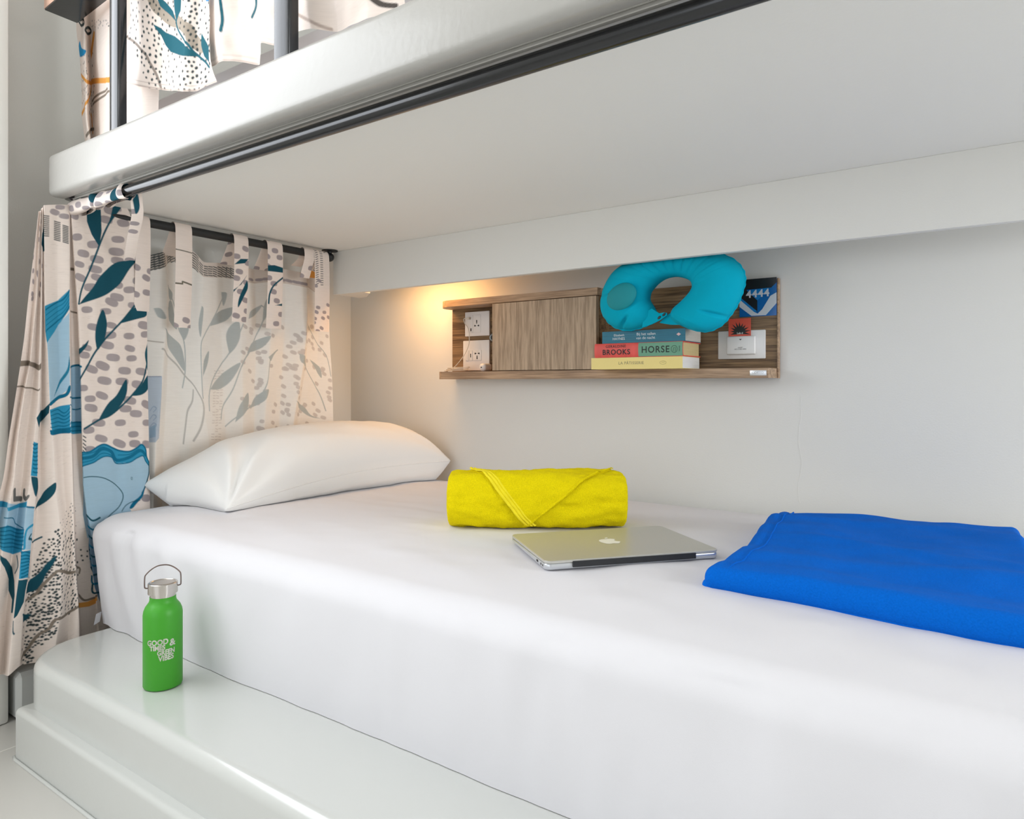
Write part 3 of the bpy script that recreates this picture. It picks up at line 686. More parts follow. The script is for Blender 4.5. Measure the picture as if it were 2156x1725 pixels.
# ------------------------------------------------------------------ curtain across the pillow end (its reverse side faces the bed)
LEAFR = (190, 196, 195); LINER = (202, 199, 194); PEBR = (212, 204, 199)
def end_print(cv, d):
    rnd = random.Random(11)
    p3 = lambda x, y: d.pick(*Z3(x, y)); pl = lambda pts: [p3(*q) for q in pts]
    r = cv.box(0, 0, cv.w, cv.h)
    cv.c[:] = np.array(lin((250, 246, 240)), np.float32)
    cv.poly(pl([(95,1250),(210,1250),(190,1700),(165,1730),(95,1730)]), (196, 208, 222))
    for _ in range(150):
        x = rnd.uniform(790, 1440); y = rnd.uniform(870, 1900); u, v = p3(x, y); cv.ell(u, v, .0085, .0058, rnd.uniform(0, .6), PEBR, .9)
    for k in range(26):
        for x in (600, 625, 650):
            y = 1210+20*k; 
            if rnd.random() < .85: cv.stroke([p3(x-9-k*.9, y), p3(x+8-k*.9, y+rnd.uniform(-6, 6))], .0018, PEBR, .9, smooth=False)
    for st in ([(250,590),(290,700),(330,900),(370,1000),(380,1200),(360,1335)], [(665,650),(600,800),(520,950),(495,1030),(500,1250),(510,1410)],
               [(800,870),(700,1080),(600,1230),(560,1340),(555,1500)], [(930,735),(960,800),(850,1060),(800,1150),(720,1350),(650,1480),(640,1560)],
               [(1000,960),(850,1060),(790,1180)], [(670,1615),(760,1540),(900,1420),(975,1300),(1000,1120),(1050,1060)],
               [(1270,860),(1330,1000),(1400,1100),(1435,1250)], [(1205,1090),(1260,1200),(1340,1350),(1395,1500)]):
        cv.stroke(pl(st), .0032, LEAFR)
    for st in ([(215,1050),(300,1150),(380,1250),(460,1340),(512,1450),(500,1600),(440,1720)], [(440,1350),(432,1430),(400,1500),(385,1600),(365,1740)]):
        cv.stroke(pl(st), .0048, LINER)
    for lf in ([(250,585),(285,640),(275,700),(255,640)], [(500,738),(512,760),(505,860),(492,965),(480,860)], [(560,885),(600,800),(735,750),(670,850)],
               [(700,1090),(676,960),(710,880),(770,855),(778,960),(745,1040)], [(828,1080),(870,1000),(1000,958),(940,1040)], [(560,1345),(620,1260),(780,1150),(720,1270),(640,1340)],
               [(230,900),(300,980),(355,1050),(376,1215),(300,1110),(250,1020)], [(335,900),(405,900),(370,990)], [(740,1585),(775,1460),(835,1370),(832,1480)],
               [(848,1482),(890,1400),(985,1345),(955,1430)], [(1185,1428),(1240,1470),(1290,1530),(1360,1555),(1260,1530)], [(1285,1128),(1350,1180),(1366,1262),(1325,1200)],
               [(510,1250),(515,1140),(552,1065),(545,1150)], [(838,832),(855,775),(935,732),(885,805)], [(150,755),(200,760),(240,830),(180,820)], [(640,640),(680,650),(655,740)], [(1205,1085),(1250,1110),(1255,1180),(1225,1150)],
               [(940,860),(950,740),(985,680),(975,800)], [(250,760),(275,700),(300,800),(320,910),(270,860)], [(985,1110),(1050,1055),(1020,1100),(1000,1140)]):
        cv.poly(pl(lf), LEAFR, smooth=True)
    cv.stroke(pl([(100,990),(160,998),(220,1005)]), .003, BROWN, .6); cv.stroke(pl([(110,1252),(200,1252)]), .0028, (130,140,170), .7)
    for yy in (1480, 1540, 1600): cv.stroke(pl([(125,yy+20),(150,yy-10),(170,yy+5),(150,yy+30)]), .0022, (140,165,195), .8)
    cv.poly(pl([(118,1625),(165,1600),(165,1690),(122,1700)]), (150,180,205), .8)
    # hem turned to the inside, in full colour
    band = .042
    bx_ = cv.box(0, 0, cv.w, band)[0]; cv.c[bx_] = np.array(lin((232, 220, 210)), np.float32)
    for x in range(98, 735, 33):
        for k in range(9):
            u, v = p3(x+rnd.uniform(-3, 3), 560)
            if x < 470: v = .004+.0068*k
            elif k > 4: continue
            else: v = .012+.0065*k
            if v > band+.004: continue
            sl_ = -0.004 if x < 320 else (0.004 if x > 560 else 0.001)
            cv.stroke([(u-.0070, v), (u+.0070, v+sl_)], .0030, INK, .92, smooth=False)
    for x, y in ((860,640),(915,628),(925,593),(965,597),(1090,615),(1130,590),(1130,648),(1180,615),(1210,650),(1240,618),(1262,655),(1000,640)):
        u, v = p3(x, y); cv.ell(u, min(max(v, .016), .034), .0095, .0045, .1, GREYB)
    cv.stroke([(0, band), (cv.w, band)], .0008, (190, 180, 172), .8, smooth=False)
EB = 1085
XE = -1.862
ek = [
 ([(300,541),(306,700),(312,900),(314,EB)], XE-.004),
 ([(345,530),(352,610),(350,676),(338,836),(329,923),(322,EB)], XE+.012),
 ([(352,520),(357,610),(356,676),(350,836),(345,923),(340,EB)], XE-.010),
 ([(385,518),(382,620),(380,760),(378,923),(376,EB)], XE-.012),
 ([(410,532),(408,620),(402,760),(400,923),(400,EB)], XE-.002),
 ([(430,552),(424,691),(426,836),(440,923),(448,EB)], XE+.008),
 ([(470,554),(466,691),(470,836),(476,923),(480,EB)], XE-.010),
 ([(505,560),(509,691),(512,836),(512,930),(512,EB)], XE+.004),
 ([(535,567),(540,691),(536,836),(534,930),(530,EB)], XE-.012),
 ([(563,564),(571,700),(562,830),(558,894),(554,EB)], XE+.006),
 ([(600,567),(600,691),(590,836),(586,930),(582,EB)], XE-.012),
 ([(646,576),(647,662),(640,763),(622,865),(618,894),(606,EB)], XE+.014),
 ([(649,576),(650,662),(645,763),(630,865),(627,894),(616,EB)], XE-.012),
 ([(668,592),(672,662),(668,763),(664,865),(662,EB)], XE-.014),
 ([(692,600),(694,700),(700,820),(702,894),(705,EB)], XE+.004),
]
ec = empty('curtain', (-1.85, 1.2, 0.2)); tag(ec, 'curtain hanging across the pillow end, pale reverse of the leaf print showing', 'curtain')
d2 = Drape(ek, 'X', 0.0016); d2.mesh('curtain_cloth', M_printin, ec, end_print, 0.0015, 5)
def stp(px0, px1, ytop, ybot, paint, lean_px=0, back=.06):
    a = onX(px0, ytop+20, -1.785); b = onX(px1, ytop+20, -1.785); zb = onX((px0+px1)/2+lean_px, ybot, -1.787)
    Ym = (a.y+b.y)/2
    return strap(ec, loop_path(Ym, RZ-0.004+0.0125, zb.z, zb.y-Ym, back), (0, 1, 0), b.y-a.y, paint, 'curtain_tab')
def s2(cv): pebbles(cv, 4, 2, y0=cv.h-.03); cv.stroke([(0, cv.h*.47), (cv.w, cv.h*.48)], .0028, (110,105,90)); cv.stroke([(0, cv.h*.70), (cv.w*.4, cv.h*.70), (cv.w*.4, cv.h*.685), (cv.w, cv.h*.70)], .0042, (110,105,90), smooth=False)
def s3(cv):
    pebbles(cv, 16, 6); h = cv.h; w = cv.w
    cv.poly([(0, h*.55), (w*.4, h*.5), (w, h*.49), (w*.7, h*.53)], TEAL); cv.poly([(0, h*.75), (w*.5, h*.70), (w*.9, h*.62), (w*.3, h*.72), (0, h*.77)], TEAL)
    cv.poly([(w*.9, h*.66), (w, h*.72), (w*.7, h*.80), (w*.35, h*.885), (w*.4, h*.80)], TEAL, smooth=True)
def s4(cv):
    pebbles(cv, 16, 9); h = cv.h; w = cv.w
    cv.poly([(0, h*.50), (w*.4, h*.49), (w, h*.50), (w, h*.54), (0, h*.545)], TEAL); cv.stroke([(w, h*.58), (w*.4, h*.65), (w*.15, h*.72), (w*.1, h*.80)], .005, TEAL)
    cv.poly([(w*.5, h*.81), (w, h*.79), (w, h*.81)], TEAL)
def s6(cv):
    h = cv.h; w = cv.w
    for j in range(34):
        for k in range(3):
            y = .03+j*.0072; x = w*(.12+.30*k)
            if k == 2 and j > 12: continue
            if j > 27: continue
            cv.stroke([(x-.003, y), (x+.006, y-.004+.003*(k % 2))], .0022, INK, .95, smooth=False)
    pebbles(cv, 12, 3, k=.7, y0=h*.55); cv.poly([(0, 0), (w, 0), (w, .02), (0, .035)], ORANGE)
def s1(cv): pebbles(cv, 5, 14, y0=cv.h*.6)
stp(284, 316, 452, 655, s1, 3); stp(369, 404, 473, 690, s2, 2); stp(493, 523, 498, 678, s3, 0); stp(563, 595, 515, 692, s4, 2)
def s5(cv): pebbles(cv, 2, 1, y0=cv.h*.8)
stp(642, 662, 527, 585, s5, -6, .03); stp(661, 692, 532, 698, s6, 6)

# ------------------------------------------------------------------ curtains of the upper bunk
def up_left(cv, d):
    rnd = random.Random(5); L_ = lambda pts: [d.pick(*ZL(*q)) for q in pts]; U_ = lambda pts: [d.pick(*ZU(*q)) for q in pts]
    cv.poly(L_([(632,320),(650,380),(680,400),(665,440),(628,450),(622,380)]), (40,150,205), smooth=True)
    for _ in range(95):
        x = rnd.uniform(625, 745); y = rnd.uniform(420, 900)
        if rnd.random() < .7 or y > 600: u, v = d.pick(*ZL(x, y)); cv.ell(u, v, .0024, .002, rnd.uniform(0, 3), INK)
    for _ in range(26): x = rnd.uniform(170, 335); y = rnd.uniform(170, 260); u, v = d.pick(*ZU(x, y)); cv.ell(u, v, .0016, .0018, 0, INK)
    # letters of the print, running down the cloth
    cv.stroke(L_([(615,125),(632,112)]), .008, INK, smooth=False); cv.stroke(L_([(622,165),(640,200),(662,185),(655,150),(632,160)]), .007, INK); cv.stroke(L_([(650,105),(655,190)]), .0075, INK, smooth=False)
    cv.stroke(L_([(668,235),(690,265),(712,245),(695,215),(672,225)]), .007, INK)
    cv.poly(L_([(740,240),(750,250),(748,290),(730,420),(715,470),(712,400),(725,300)]), ORANGE)
    cv.stroke(L_([(640,585),(680,640),(715,665),(700,780),(670,840),(652,910)]), .009, ORANGE); cv.stroke(U_([(175,725),(240,715),(340,715),(460,730)]), .013, ORANGE)
    cv.stroke(L_([(715,900),(728,980),(740,1050)]), .008, ORANGE)
    cv.stroke(U_([(180,900),(240,840),(330,790)]), .006, BROWN); cv.stroke(U_([(190,930),(260,870),(335,815)]), .006, BROWN)
    cv.stroke(U_([(130,1210),(170,1160),(210,1150)]), .008, BROWN)
    cv.poly(U_([(455,870),(470,950),(490,1050),(480,1090),(455,1085)]), (50,120,140))
    cv.stroke(U_([(455,370),(500,330),(540,300)]), .006, BROWN)
lk = [
 ([(150,-180),(161,24),(168,149),(173,232),(180,310)], 0.80),
 ([(172,-180),(176,24),(182,149),(184,232),(188,305)], 0.775),
 ([(186,-180),(190,24),(192,149),(193,232),(194,300)], 0.812),
 ([(225,-180),(228,24),(229,149),(229,232),(229,290)], 0.785),
 ([(262,-180),(262,24),(262,149),(264,232),(266,275)], 0.81),
 ([(300,-180),(300,24),(300,100),(298,180),(296,262)], 0.79),
 ([(340,-180),(340,24),(340,100),(338,170),(336,240)], 0.812),
]
uc = empty('curtain', (-1.7, 0.79, ZC+.55)); tag(uc, 'upper bunk curtain at the far left with orange twig print behind the first post', 'curtain')
Drape(lk, 'Y', 0.0016).mesh('curtain_cloth', M_print, uc, up_left, 0.003, 7)
def up_flap(cv, d):
    rnd = random.Random(15); U_ = lambda pts: [d.pick(*ZU(*q)) for q in pts]
    cv.stroke(U_([(700,-60),(760,60),(880,170),(960,200),(1040,270),(1080,350),(1160,420)]), .026, (172,160,146), 1)
    cv.stroke(U_([(480,330),(560,370),(650,470),(700,560),(760,680),(800,790)]), .0062, (158,146,138))
    pts = []
    for _ in range(30000):
        if len(pts) > 300: break
        x = rnd.uniform(510, 1235); y = rnd.uniform(-200, 800)
        if y > 320 and x < 520+(y-320)*.35: continue
        if all((x-a)**2+(y-b)**2 > 40**2 for a, b in pts): pts.append((x, y)); u, v = d.pick(*ZU(x, y)); k = rnd.uniform(.8, 1.3); cv.ell(u, v, .0028*k, .0024*k, rnd.uniform(0, 3), INK)
    T = (38, 98, 112)
    cv.poly(U_([(735,215),(850,290),(920,320),(1000,390),(1060,440),(1150,495),(1050,500),(960,490),(880,460),(840,400),(790,300)]), T)
    cv.poly(U_([(760,-40),(850,20),(910,100),(935,190),(870,120),(800,60)]), T); cv.poly(U_([(910,-60),(980,-40),(975,100),(940,190),(925,100)]), T)
    cv.stroke(U_([(935,180),(950,260),(1020,380),(1100,470),(1180,540),(1228,600)]), .0055, T)
    cv.poly(U_([(1158,290),(1190,350),(1225,420),(1228,560),(1180,500),(1160,400)]), T); cv.poly(U_([(1170,-40),(1235,-40),(1230,15),(1190,10)]), (60,130,190))
    cv.stroke([(0, cv.h-.011), (cv.w, cv.h-.011)], .0012, (190,172,162), .9, smooth=False); cv.stroke([(0, cv.h-.002), (cv.w, cv.h-.002)], .003, (200,182,172), .9, smooth=False)
uk = [
 ([(280,-180),(277,0),(271,76),(263,118),(254,172)], 0.770),
 ([(300,-180),(298,0),(296,76),(294,118),(292,182)], 0.762),
 ([(340,-180),(340,0),(340,76),(340,118),(339,189)], 0.775),
 ([(395,-180),(392,0),(388,100),(385,150),(384,192)], 0.760),
 ([(420,-180),(420,0),(418,100),(418,150),(416,191)], 0.772),
 ([(440,-180),(440,0),(441,100),(448,150),(456,172)], 0.765),
]
uf = empty('curtain', (-1.2, 0.77, ZC+.58)); tag(uf, 'upper bunk curtain with dotted flap and plain panels around the second black post', 'curtain')
Drape(uk, 'Y', 0.0016).mesh('dotted_flap', M_print, uf, up_flap, 0.003, 8)
def up_plain(cv, d):
    U_ = lambda pts: [d.pick(*ZU(*q)) for q in pts]; T = (38, 98, 112)
    cv.stroke(U_([(1320,-60),(1340,60),(1350,180),(1335,270)]), .008, T); cv.stroke(U_([(1640,-60),(1640,50),(1605,148)]), .006, T)
    cv.stroke(U_([(1980,170),(2050,220),(2160,290)]), .008, (170,155,145))
    cv.stroke([(0, cv.h-.011), (cv.w, cv.h-.011)], .0012, (190,172,162), .9, smooth=False); cv.stroke([(0, cv.h-.002), (cv.w, cv.h-.002)], .003, (205,186,176), .9, smooth=False)
pk = [
 ([(441,-180),(441,0),(441,80),(443,142)], 0.782), ([(458,-180),(460,0),(458,60),(469,128)], 0.770), ([(500,-180),(500,0),(505,60),(510,131)], 0.785),
 ([(545,-180),(546,0),(546,60),(548,136)], 0.792), ([(548,-180),(548,0),(547,60),(548,90)], 0.772), ([(580,-180),(578,0),(578,60),(580,96)], 0.775),
 ([(606,-180),(606,0),(610,40),(614,72)], 0.785)]
Drape(pk, 'Y', 0.002).mesh('plain_panel', M_print, uf, up_plain, 0.002, 9)
qk = [
 ([(612,-180),(611,-40),(611,0),(614,70)], 0.775), ([(640,-180),(640,-40),(645,10),(655,60)], 0.765), ([(700,-180),(700,-60),(705,0),(712,68)], 0.79),
 ([(770,-180),(770,-60),(772,0),(775,40)], 0.77), ([(850,-180),(850,-60),(852,0),(855,20)], 0.79)]
def up_q(cv, d):
    cv.stroke([d.pick(782, -5), d.pick(800, 8), d.pick(830, 12)], .010, (90,84,80)); cv.stroke([d.pick(618, 22), d.pick(660, 48), d.pick(700, 62)], .006, (196,178,168))
Drape(qk, 'Y', 0.0025).mesh('plain_panel', M_print, uf, up_q, 0.004, 10)

# upper bunk bedding edge (white) just seen under the curtain hem
um = boxo('mattress', (-1.70, 0.87, SU+0.091), (0.50, 1.75, SU+0.26), M_sheet, None, 0.04, 5)
tag(um, 'white mattress of the upper bunk glimpsed below the curtain hems', 'mattress')

# ------------------------------------------------------------------ the mattress in its white sheet
MT = ZC-0.326
def mattress():
    x0, x1, y0, y1, z0, z1 = -1.835, 0.30, 0.783, 1.792, PT+0.001, MT
    rx, ry = 0.075, 0.060; rz = 0.050
    n = 9
    # outline in plan (rounded rectangle) walked once; profile from bottom to top then inward
    out = []
    def corner(cx_, cy_, a0):
        for k in range(n+1):
            a = a0+math.pi/2*k/n; out.append((cx_, cy_, math.cos(a), math.sin(a)))
    def side(p, q, m, nx, ny):
        for k in range(1, m): out.append((p[0]+(q[0]-p[0])*k/m, p[1]+(q[1]-p[1])*k/m, nx, ny))
    R = 0.085
    corner(x0+R, y0+R, math.pi); side((x0+R, y0+R), (x1-R, y0+R), 150, 0, -1); corner(x1-R, y0+R, -math.pi/2); side((x1-R, y0+R), (x1-R, y1-R), 40, 1, 0)
    corner(x1-R, y1-R, 0); side((x1-R, y1-R), (x0+R, y1-R), 60, 0, 1); corner(x0+R, y1-R, math.pi/2); side((x0+R, y1-R), (x0+R, y0+R), 60, -1, 0)
    prof = []
    H = z1-z0
    for k in range(22): prof.append((0, z0+(H-rz)*k/22))                         # wall
    for k in range(13): a = math.pi/2*k/12; prof.append((-0.055*(1-math.cos(a)), z1-rz+rz*math.sin(a)))
    rows = []
    for (ins, z) in prof:
        row = []
        for (cx_, cy_, nx, ny) in out:
            r = R+ins; f = (z-z0)/H
            px, py = cx_+nx*r, cy_+ny*r
            front = max(0, -ny); head = max(0, -nx)
            # tuck the bottom corner in, slight belly on the sides
            cornerness = (front*head*2)
            tuck = 0.035*cornerness*(1-f)**2 + 0.008*(1-f)**3 + 0.040*head*(1-f)**2 - 0.004*math.sin(math.pi*f)
            wv = 0
            if z < z1-rz*.3:
                wv = 0.0050*fbm(px*7, py*7, z*2.2+3, 1.0)+0.0045*max(0, 1-abs(px+1.55)/.45)*fbm(px*16+z*6, 2.0, z*5, 1.0, 2) + 0.0030*fbm(px*22, py*22, z*4, 1.0, 2)*(0.25+1.6*cornerness+max(0, 1-abs(px+1.75)/.25)*.6)
                wv += 0.008*cornerness*(1-f)*math.sin(38*math.atan2(ny, nx))
                # diagonal drag lines near the head corner
                wv += 0.0032*math.exp(-((px+1.6)/.22)**2)*math.sin(60*(px+1.6)+26*(z-z0))*front
            px -= nx*(tuck-wv); py -= ny*(tuck-wv)
            row.append((px, py, z+0.0015*fbm(px*6, py*6, 1, 1.0)*f))
        rows.append(row)
    # top: concentric inward rings towards the middle line
    edge = rows[-1]; yc = (y0+y1)/2
    nt_ = 40
    for k in range(1, nt_+1):
        t = k/nt_; row = []
        for (ex, ey, ez), (cx_, cy_, nx, ny) in zip(edge, out):
            lx = min(max(ex, x0+0.45), x1-0.45); tx = ex+(lx-ex)*t; ty = ey+(yc-ey)*t
            dome = 0.010*(1-(1-min(t*2.2, 1))**2)*min(1, max(0.25, 1.2-(ty-0.8)*0.4))
            w1 = 0.0045*fbm(tx*3.2, ty*4.5, 7, 1.0, 3) + 0.0016*fbm(tx*11, ty*15, 2, 1.0, 3)
            # long soft pull lines and shallow dimples near the front edge
            w1 += 0.0016*math.sin(tx*17+ty*31)*math.exp(-((ty-.93)/.07)**2)
            k_ = min(1, (1-t)*9); k_ = k_*k_*(3-2*k_)
            zf = ez*(1-t)+z1*t; dome0 = 0.010*min(1, max(0.25, 1.2-(yc-0.8)*0.4))
            row.append((tx, ty, zf+(dome*k_+dome0*(1-k_))+w1*min(1, t*6)*k_))
        rows.append(row)
    me = grid_mesh('mattress', np.array(rows), M_sheet, None, None, wrap=True)
    return me
mo = mattress(); tag(mo, 'thick mattress in a smooth white fitted sheet on the white bunk base', 'mattress')
bpy.context.view_layer.update()
def top_z(x, y):
    """height of the sheet under a point"""
    dg = bpy.context.evaluated_depsgraph_get()
    ok, loc, *_ = mo.ray_cast(Vector((x, y, 1.0)), Vector((0, 0, -1)))
    return loc.z if ok else MT
# white care label at the mattress corner
a = onX(213, 1300, -1.80)
lab = grid_mesh('care_label', [[(-1.752, 0.792, PT+0.030), (-1.742, 0.775, PT+0.030)], [(-1.748, 0.786, PT+0.008), (-1.738, 0.768, PT+0.006)]], M_sheet, mo)

# ------------------------------------------------------------------ pillow
def pillow():
    A = Vector((-1.520, 0.975, ZC-0.306)); B = Vector((-1.835, 0.925, ZC-0.268)); Cc = Vector((-1.480, 1.775, ZC-0.262)); D = Vector((-1.84, 1.77, ZC-0.25))
    N, M = 110, 80
    def surf(sign):
        rows = []
        for i in range(N+1):
            s = i/N; row = []
            for j in range(M+1):
                t = j/M
                p = A.lerp(Cc, s).lerp(B.lerp(D, s), t)
                # edges curve inwards between the corners
                es = math.sin(math.pi*s); et = math.sin(math.pi*t)
                p += Vector((-0.022*(1-2*t)*es*abs(1-2*t)**1.5, 0.022*(1-2*s)*et*abs(1-2*s)**1.5, 0.022*es*(1-t)))
                e = (max(1-abs(2*s-1)**(3.6 if s < .5 else 7.5), 0)**0.60)*(max(1-abs(2*t-1)**2.4, 0)**0.62)
                if p.x > -1.76: p.z = max(p.z, top_z(p.x, min(max(p.y, .86), 1.77))+0.004)
                # loose corner folds radiating from the near corner
                rad = math.hypot(s*0.8, t*0.33); ang = math.atan2(t*0.33, s*0.8+1e-6)
                fold = math.exp(-(rad/0.20)**2)*min(1, rad/.03)
                fold2 = math.exp(-(math.hypot((1-s)*.8, t*.33)/.2)**2)
                if sign > 0:
                    h = 0.134*e*(0.90+0.13*math.sin(math.pi*min(1, s*1.05)))
                    h += (fold*0.020*math.cos(ang*12+0.4) + fold2*0.004*math.sin(math.atan2(t*.33, (1-s)*.8+1e-6)*14))*min(1, e*1.6)
                    h += e*(0.0050*fbm(p.x*6, p.y*6, 3, 1.0)+0.0016*fbm(p.x*24, p.y*17, 5, 1.0))
                    h += 0.0022*e*math.sin((s*6+t*9)*3.1)*math.exp(-((t-.15)/.15)**2)
                    p = p+Vector((0, 0, h))
                    p.x += 0.020*e*(1-2*t)*(1 if t < .5 else .3)
                else:
                    h = 0.16*e
                    h += 0.004*math.sin(s*34)*math.exp(-(t/.12)**2)*e
                    z = p.z-h; zm = top_z(p.x, min(max(p.y, .86), 1.77)) + 0.0015 if p.x > -1.76 else p.z-h
                    zz = max(z, zm)
                    k_ = math.sin(math.pi*min(1, (p.z-zz)/max(p.z-zm, 1e-3))) if p.z > zm else 0
                    p = Vector((p.x+(0.018*e+0.020*k_*es)*(1-2*t)*(1 if t < .5 else 0), p.y-0.012*k_*(1-s)**6, zz))
                row.append(tuple(p))
            rows.append(row)
        return np.array(rows)
    T = surf(1); Bt = surf(-1)
    bm = bmesh.new()
    vt = [[bm.verts.new(p) for p in r] for r in T]; vb = [[bm.verts.new(p) for p in r] for r in Bt]
    for i in range(N):
        for j in range(M):
            bm.faces.new((vt[i][j], vt[i][j+1], vt[i+1][j+1], vt[i+1][j])); bm.faces.new((vb[i][j], vb[i+1][j], vb[i+1][j+1], vb[i][j+1]))
    bmesh.ops.remove_doubles(bm, verts=bm.verts[:], dist=0.0006)
    bmesh.ops.recalc_face_normals(bm, faces=bm.faces[:])
    o = obj('pillow', bm, M_case, None, True)
    # seam cord
    bm = bmesh.new()
    loop = [Vector(T[i][0]) for i in range(0, N+1, 3)]+[Vector(T[N][j]) for j in range(3, M+1, 3)]
    tube(bm, loop, 0.0016, 6); obj('seam', bm, M_case, o, True)
    # loose flap of the pillowcase at the far-left corner
    P = []
    for i in range(16):
        row = []
        for j in range(12):
            s = i/15; t = j/11
            x = -1.835-0.018*s*math.sin(t*3); y = 0.930+0.17*t-0.012*s; z = ZC-0.268-0.055*s*(0.25+0.75*t)+0.006*math.sin(t*7+s*3)
            row.append((x, y, z))
        P.append(row)
    grid_mesh('case_flap', P, M_case, o)
    return o
pil = pillow(); tag(pil, 'plump white pillow at the curtain end of the bed', 'pillow')

# ------------------------------------------------------------------ laptop
def laptop():
    L0 = onZ(1148, 1219, MT); Rr = onZ(1516, 1191, MT)
    Rr.z = L0.z = 0
    ex = (Rr-L0).normalized(); ey = Vector((-ex.y, ex.x, 0)); W = 0.325; D = 0.227
    ang = math.atan2(ex.y, ex.x)
    ctr = L0+ex*W/2+ey*D/2; zt = max(top_z(*(L0+ex*a*W+ey*b*D).xy) for a in (0.03, .5, .97) for b in (0.03, .5, .97))+0.0005
    t = empty('laptop', (L0.x, L0.y, zt), ang); tag(t, 'closed silver laptop with pale fruit logo lying beside the yellow towel', 'laptop')
    def rr(x0, x1, y0, y1, r, n=8):
        pts = []
        for cx_, cy_, a0 in ((x1-r, y0+r, -90), (x1-r, y1-r, 0), (x0+r, y1-r, 90), (x0+r, y0+r, 180)):
            for k in range(n+1): a = math.radians(a0+90*k/n); pts.append((cx_+r*math.cos(a), cy_+r*math.sin(a)))
        return pts
    def slab(name, x0, x1, y0, y1, r, zf, m, bev=0.001):
        bm = bmesh.new(); o = rr(x0, x1, y0, y1, r)
        lo, hi = zf
        V = []
        for (ins, f) in ((bev*1.5, 0), (0, .25), (0, .8), (bev, 1)):
            ring = rr(x0+ins, x1-ins, y0+ins, y1-ins, max(r-ins, .001)); V.append([bm.verts.new((p[0], p[1], lo(p[1])*(1-f)+hi(p[1])*f)) for p in ring])
        n = len(V[0])
        for A, B in zip(V, V[1:]):
            for k in range(n): bm.faces.new((A[k], A[(k+1) % n], B[(k+1) % n], B[k]))
        bm.faces.new(V[0][::-1]); bm.faces.new(V[-1]); bmesh.ops.recalc_face_normals(bm, faces=bm.faces[:])
        me = bpy.data.meshes.new(name); bm.to_mesh(me); bm.free(); me.materials.append(m)
        for p in me.polygons: p.use_smooth = True
        ob = bpy.data.objects.new(name, me); C.objects.link(ob); ob.parent = t; sm(ob, 35); return ob
    slab('base', 0, W, 0, D, 0.013, (lambda y: 0.0, lambda y: 0.0095-0.004*(y/D)), M_alu2)
    slab('lid', 0, W, -0.001, D, 0.013, (lambda y: 0.0100-0.004*(max(y, 0)/D), lambda y: 0.0150-0.003*(y/D)), M_alu)
    def lb(name, a, b, m, bev=0.0003):
        bm = bmesh.new(); box(bm, a, b, bev, 1); me = bpy.data.meshes.new(name); bm.to_mesh(me); bm.free(); me.materials.append(m)
        ob = bpy.data.objects.new(name, me); C.objects.link(ob); ob.parent = t; return ob
    lb('hinge', (0.048, -0.0035, 0.0028), (W-0.048, 0.004, 0.0128), M_dark)
    for k, (y, w_) in enumerate(((0.012, .004), (0.022, .004), (0.040, .010))): lb('port', (-0.0004, y, 0.0035), (0.002, y+w_, 0.0072), M_hole)
    # logo: bitten fruit with a leaf, seen reading from the far side
    pts = [(0, .9), (.18, .98), (.42, 1.0), (.68, .88), (.84, .62), (.66, .45), (.58, .18), (.66, -.12), (.90, -.32), (.74, -.68), (.50, -.98), (.28, -.98), (.0, -.88), (-.26, -.98), (-.50, -.95), (-.78, -.55), (-.90, -.05), (-.86, .45), (-.62, .82), (-.30, .95)]
    pts = [tuple(p) for p in catmull(pts+[pts[0]], 4)][:-1]
    bm = bmesh.new(); s = 0.0205; lcx, lcy = W/2, D*0.50
    zt_ = lambda y: 0.0150-0.003*(y/D)
    vs = [bm.verts.new((lcx-p[0]*s*-1, lcy+p[1]*s, zt_(lcy+p[1]*s)+0.0003)) for p in pts]; bm.faces.new(vs)
    lf = [(0.02, 1.08), (.05, 1.35), (.22, 1.58), (.42, 1.66), (.42, 1.45), (.28, 1.2)]
    vs = [bm.verts.new((lcx+p[0]*s, lcy+p[1]*s, zt_(lcy+p[1]*s)+0.0003)) for p in lf]; bm.faces.new(vs)
    bmesh.ops.triangulate(bm, faces=bm.faces[:]); bmesh.ops.recalc_face_normals(bm, faces=bm.faces[:])
    me = bpy.data.meshes.new('logo'); bm.to_mesh(me); bm.free(); me.materials.append(M_logo); ob = bpy.data.objects.new('logo', me); C.objects.link(ob); ob.parent = t
    ob.data.flip_normals() if me.polygons[0].normal.z < 0 else None
laptop()

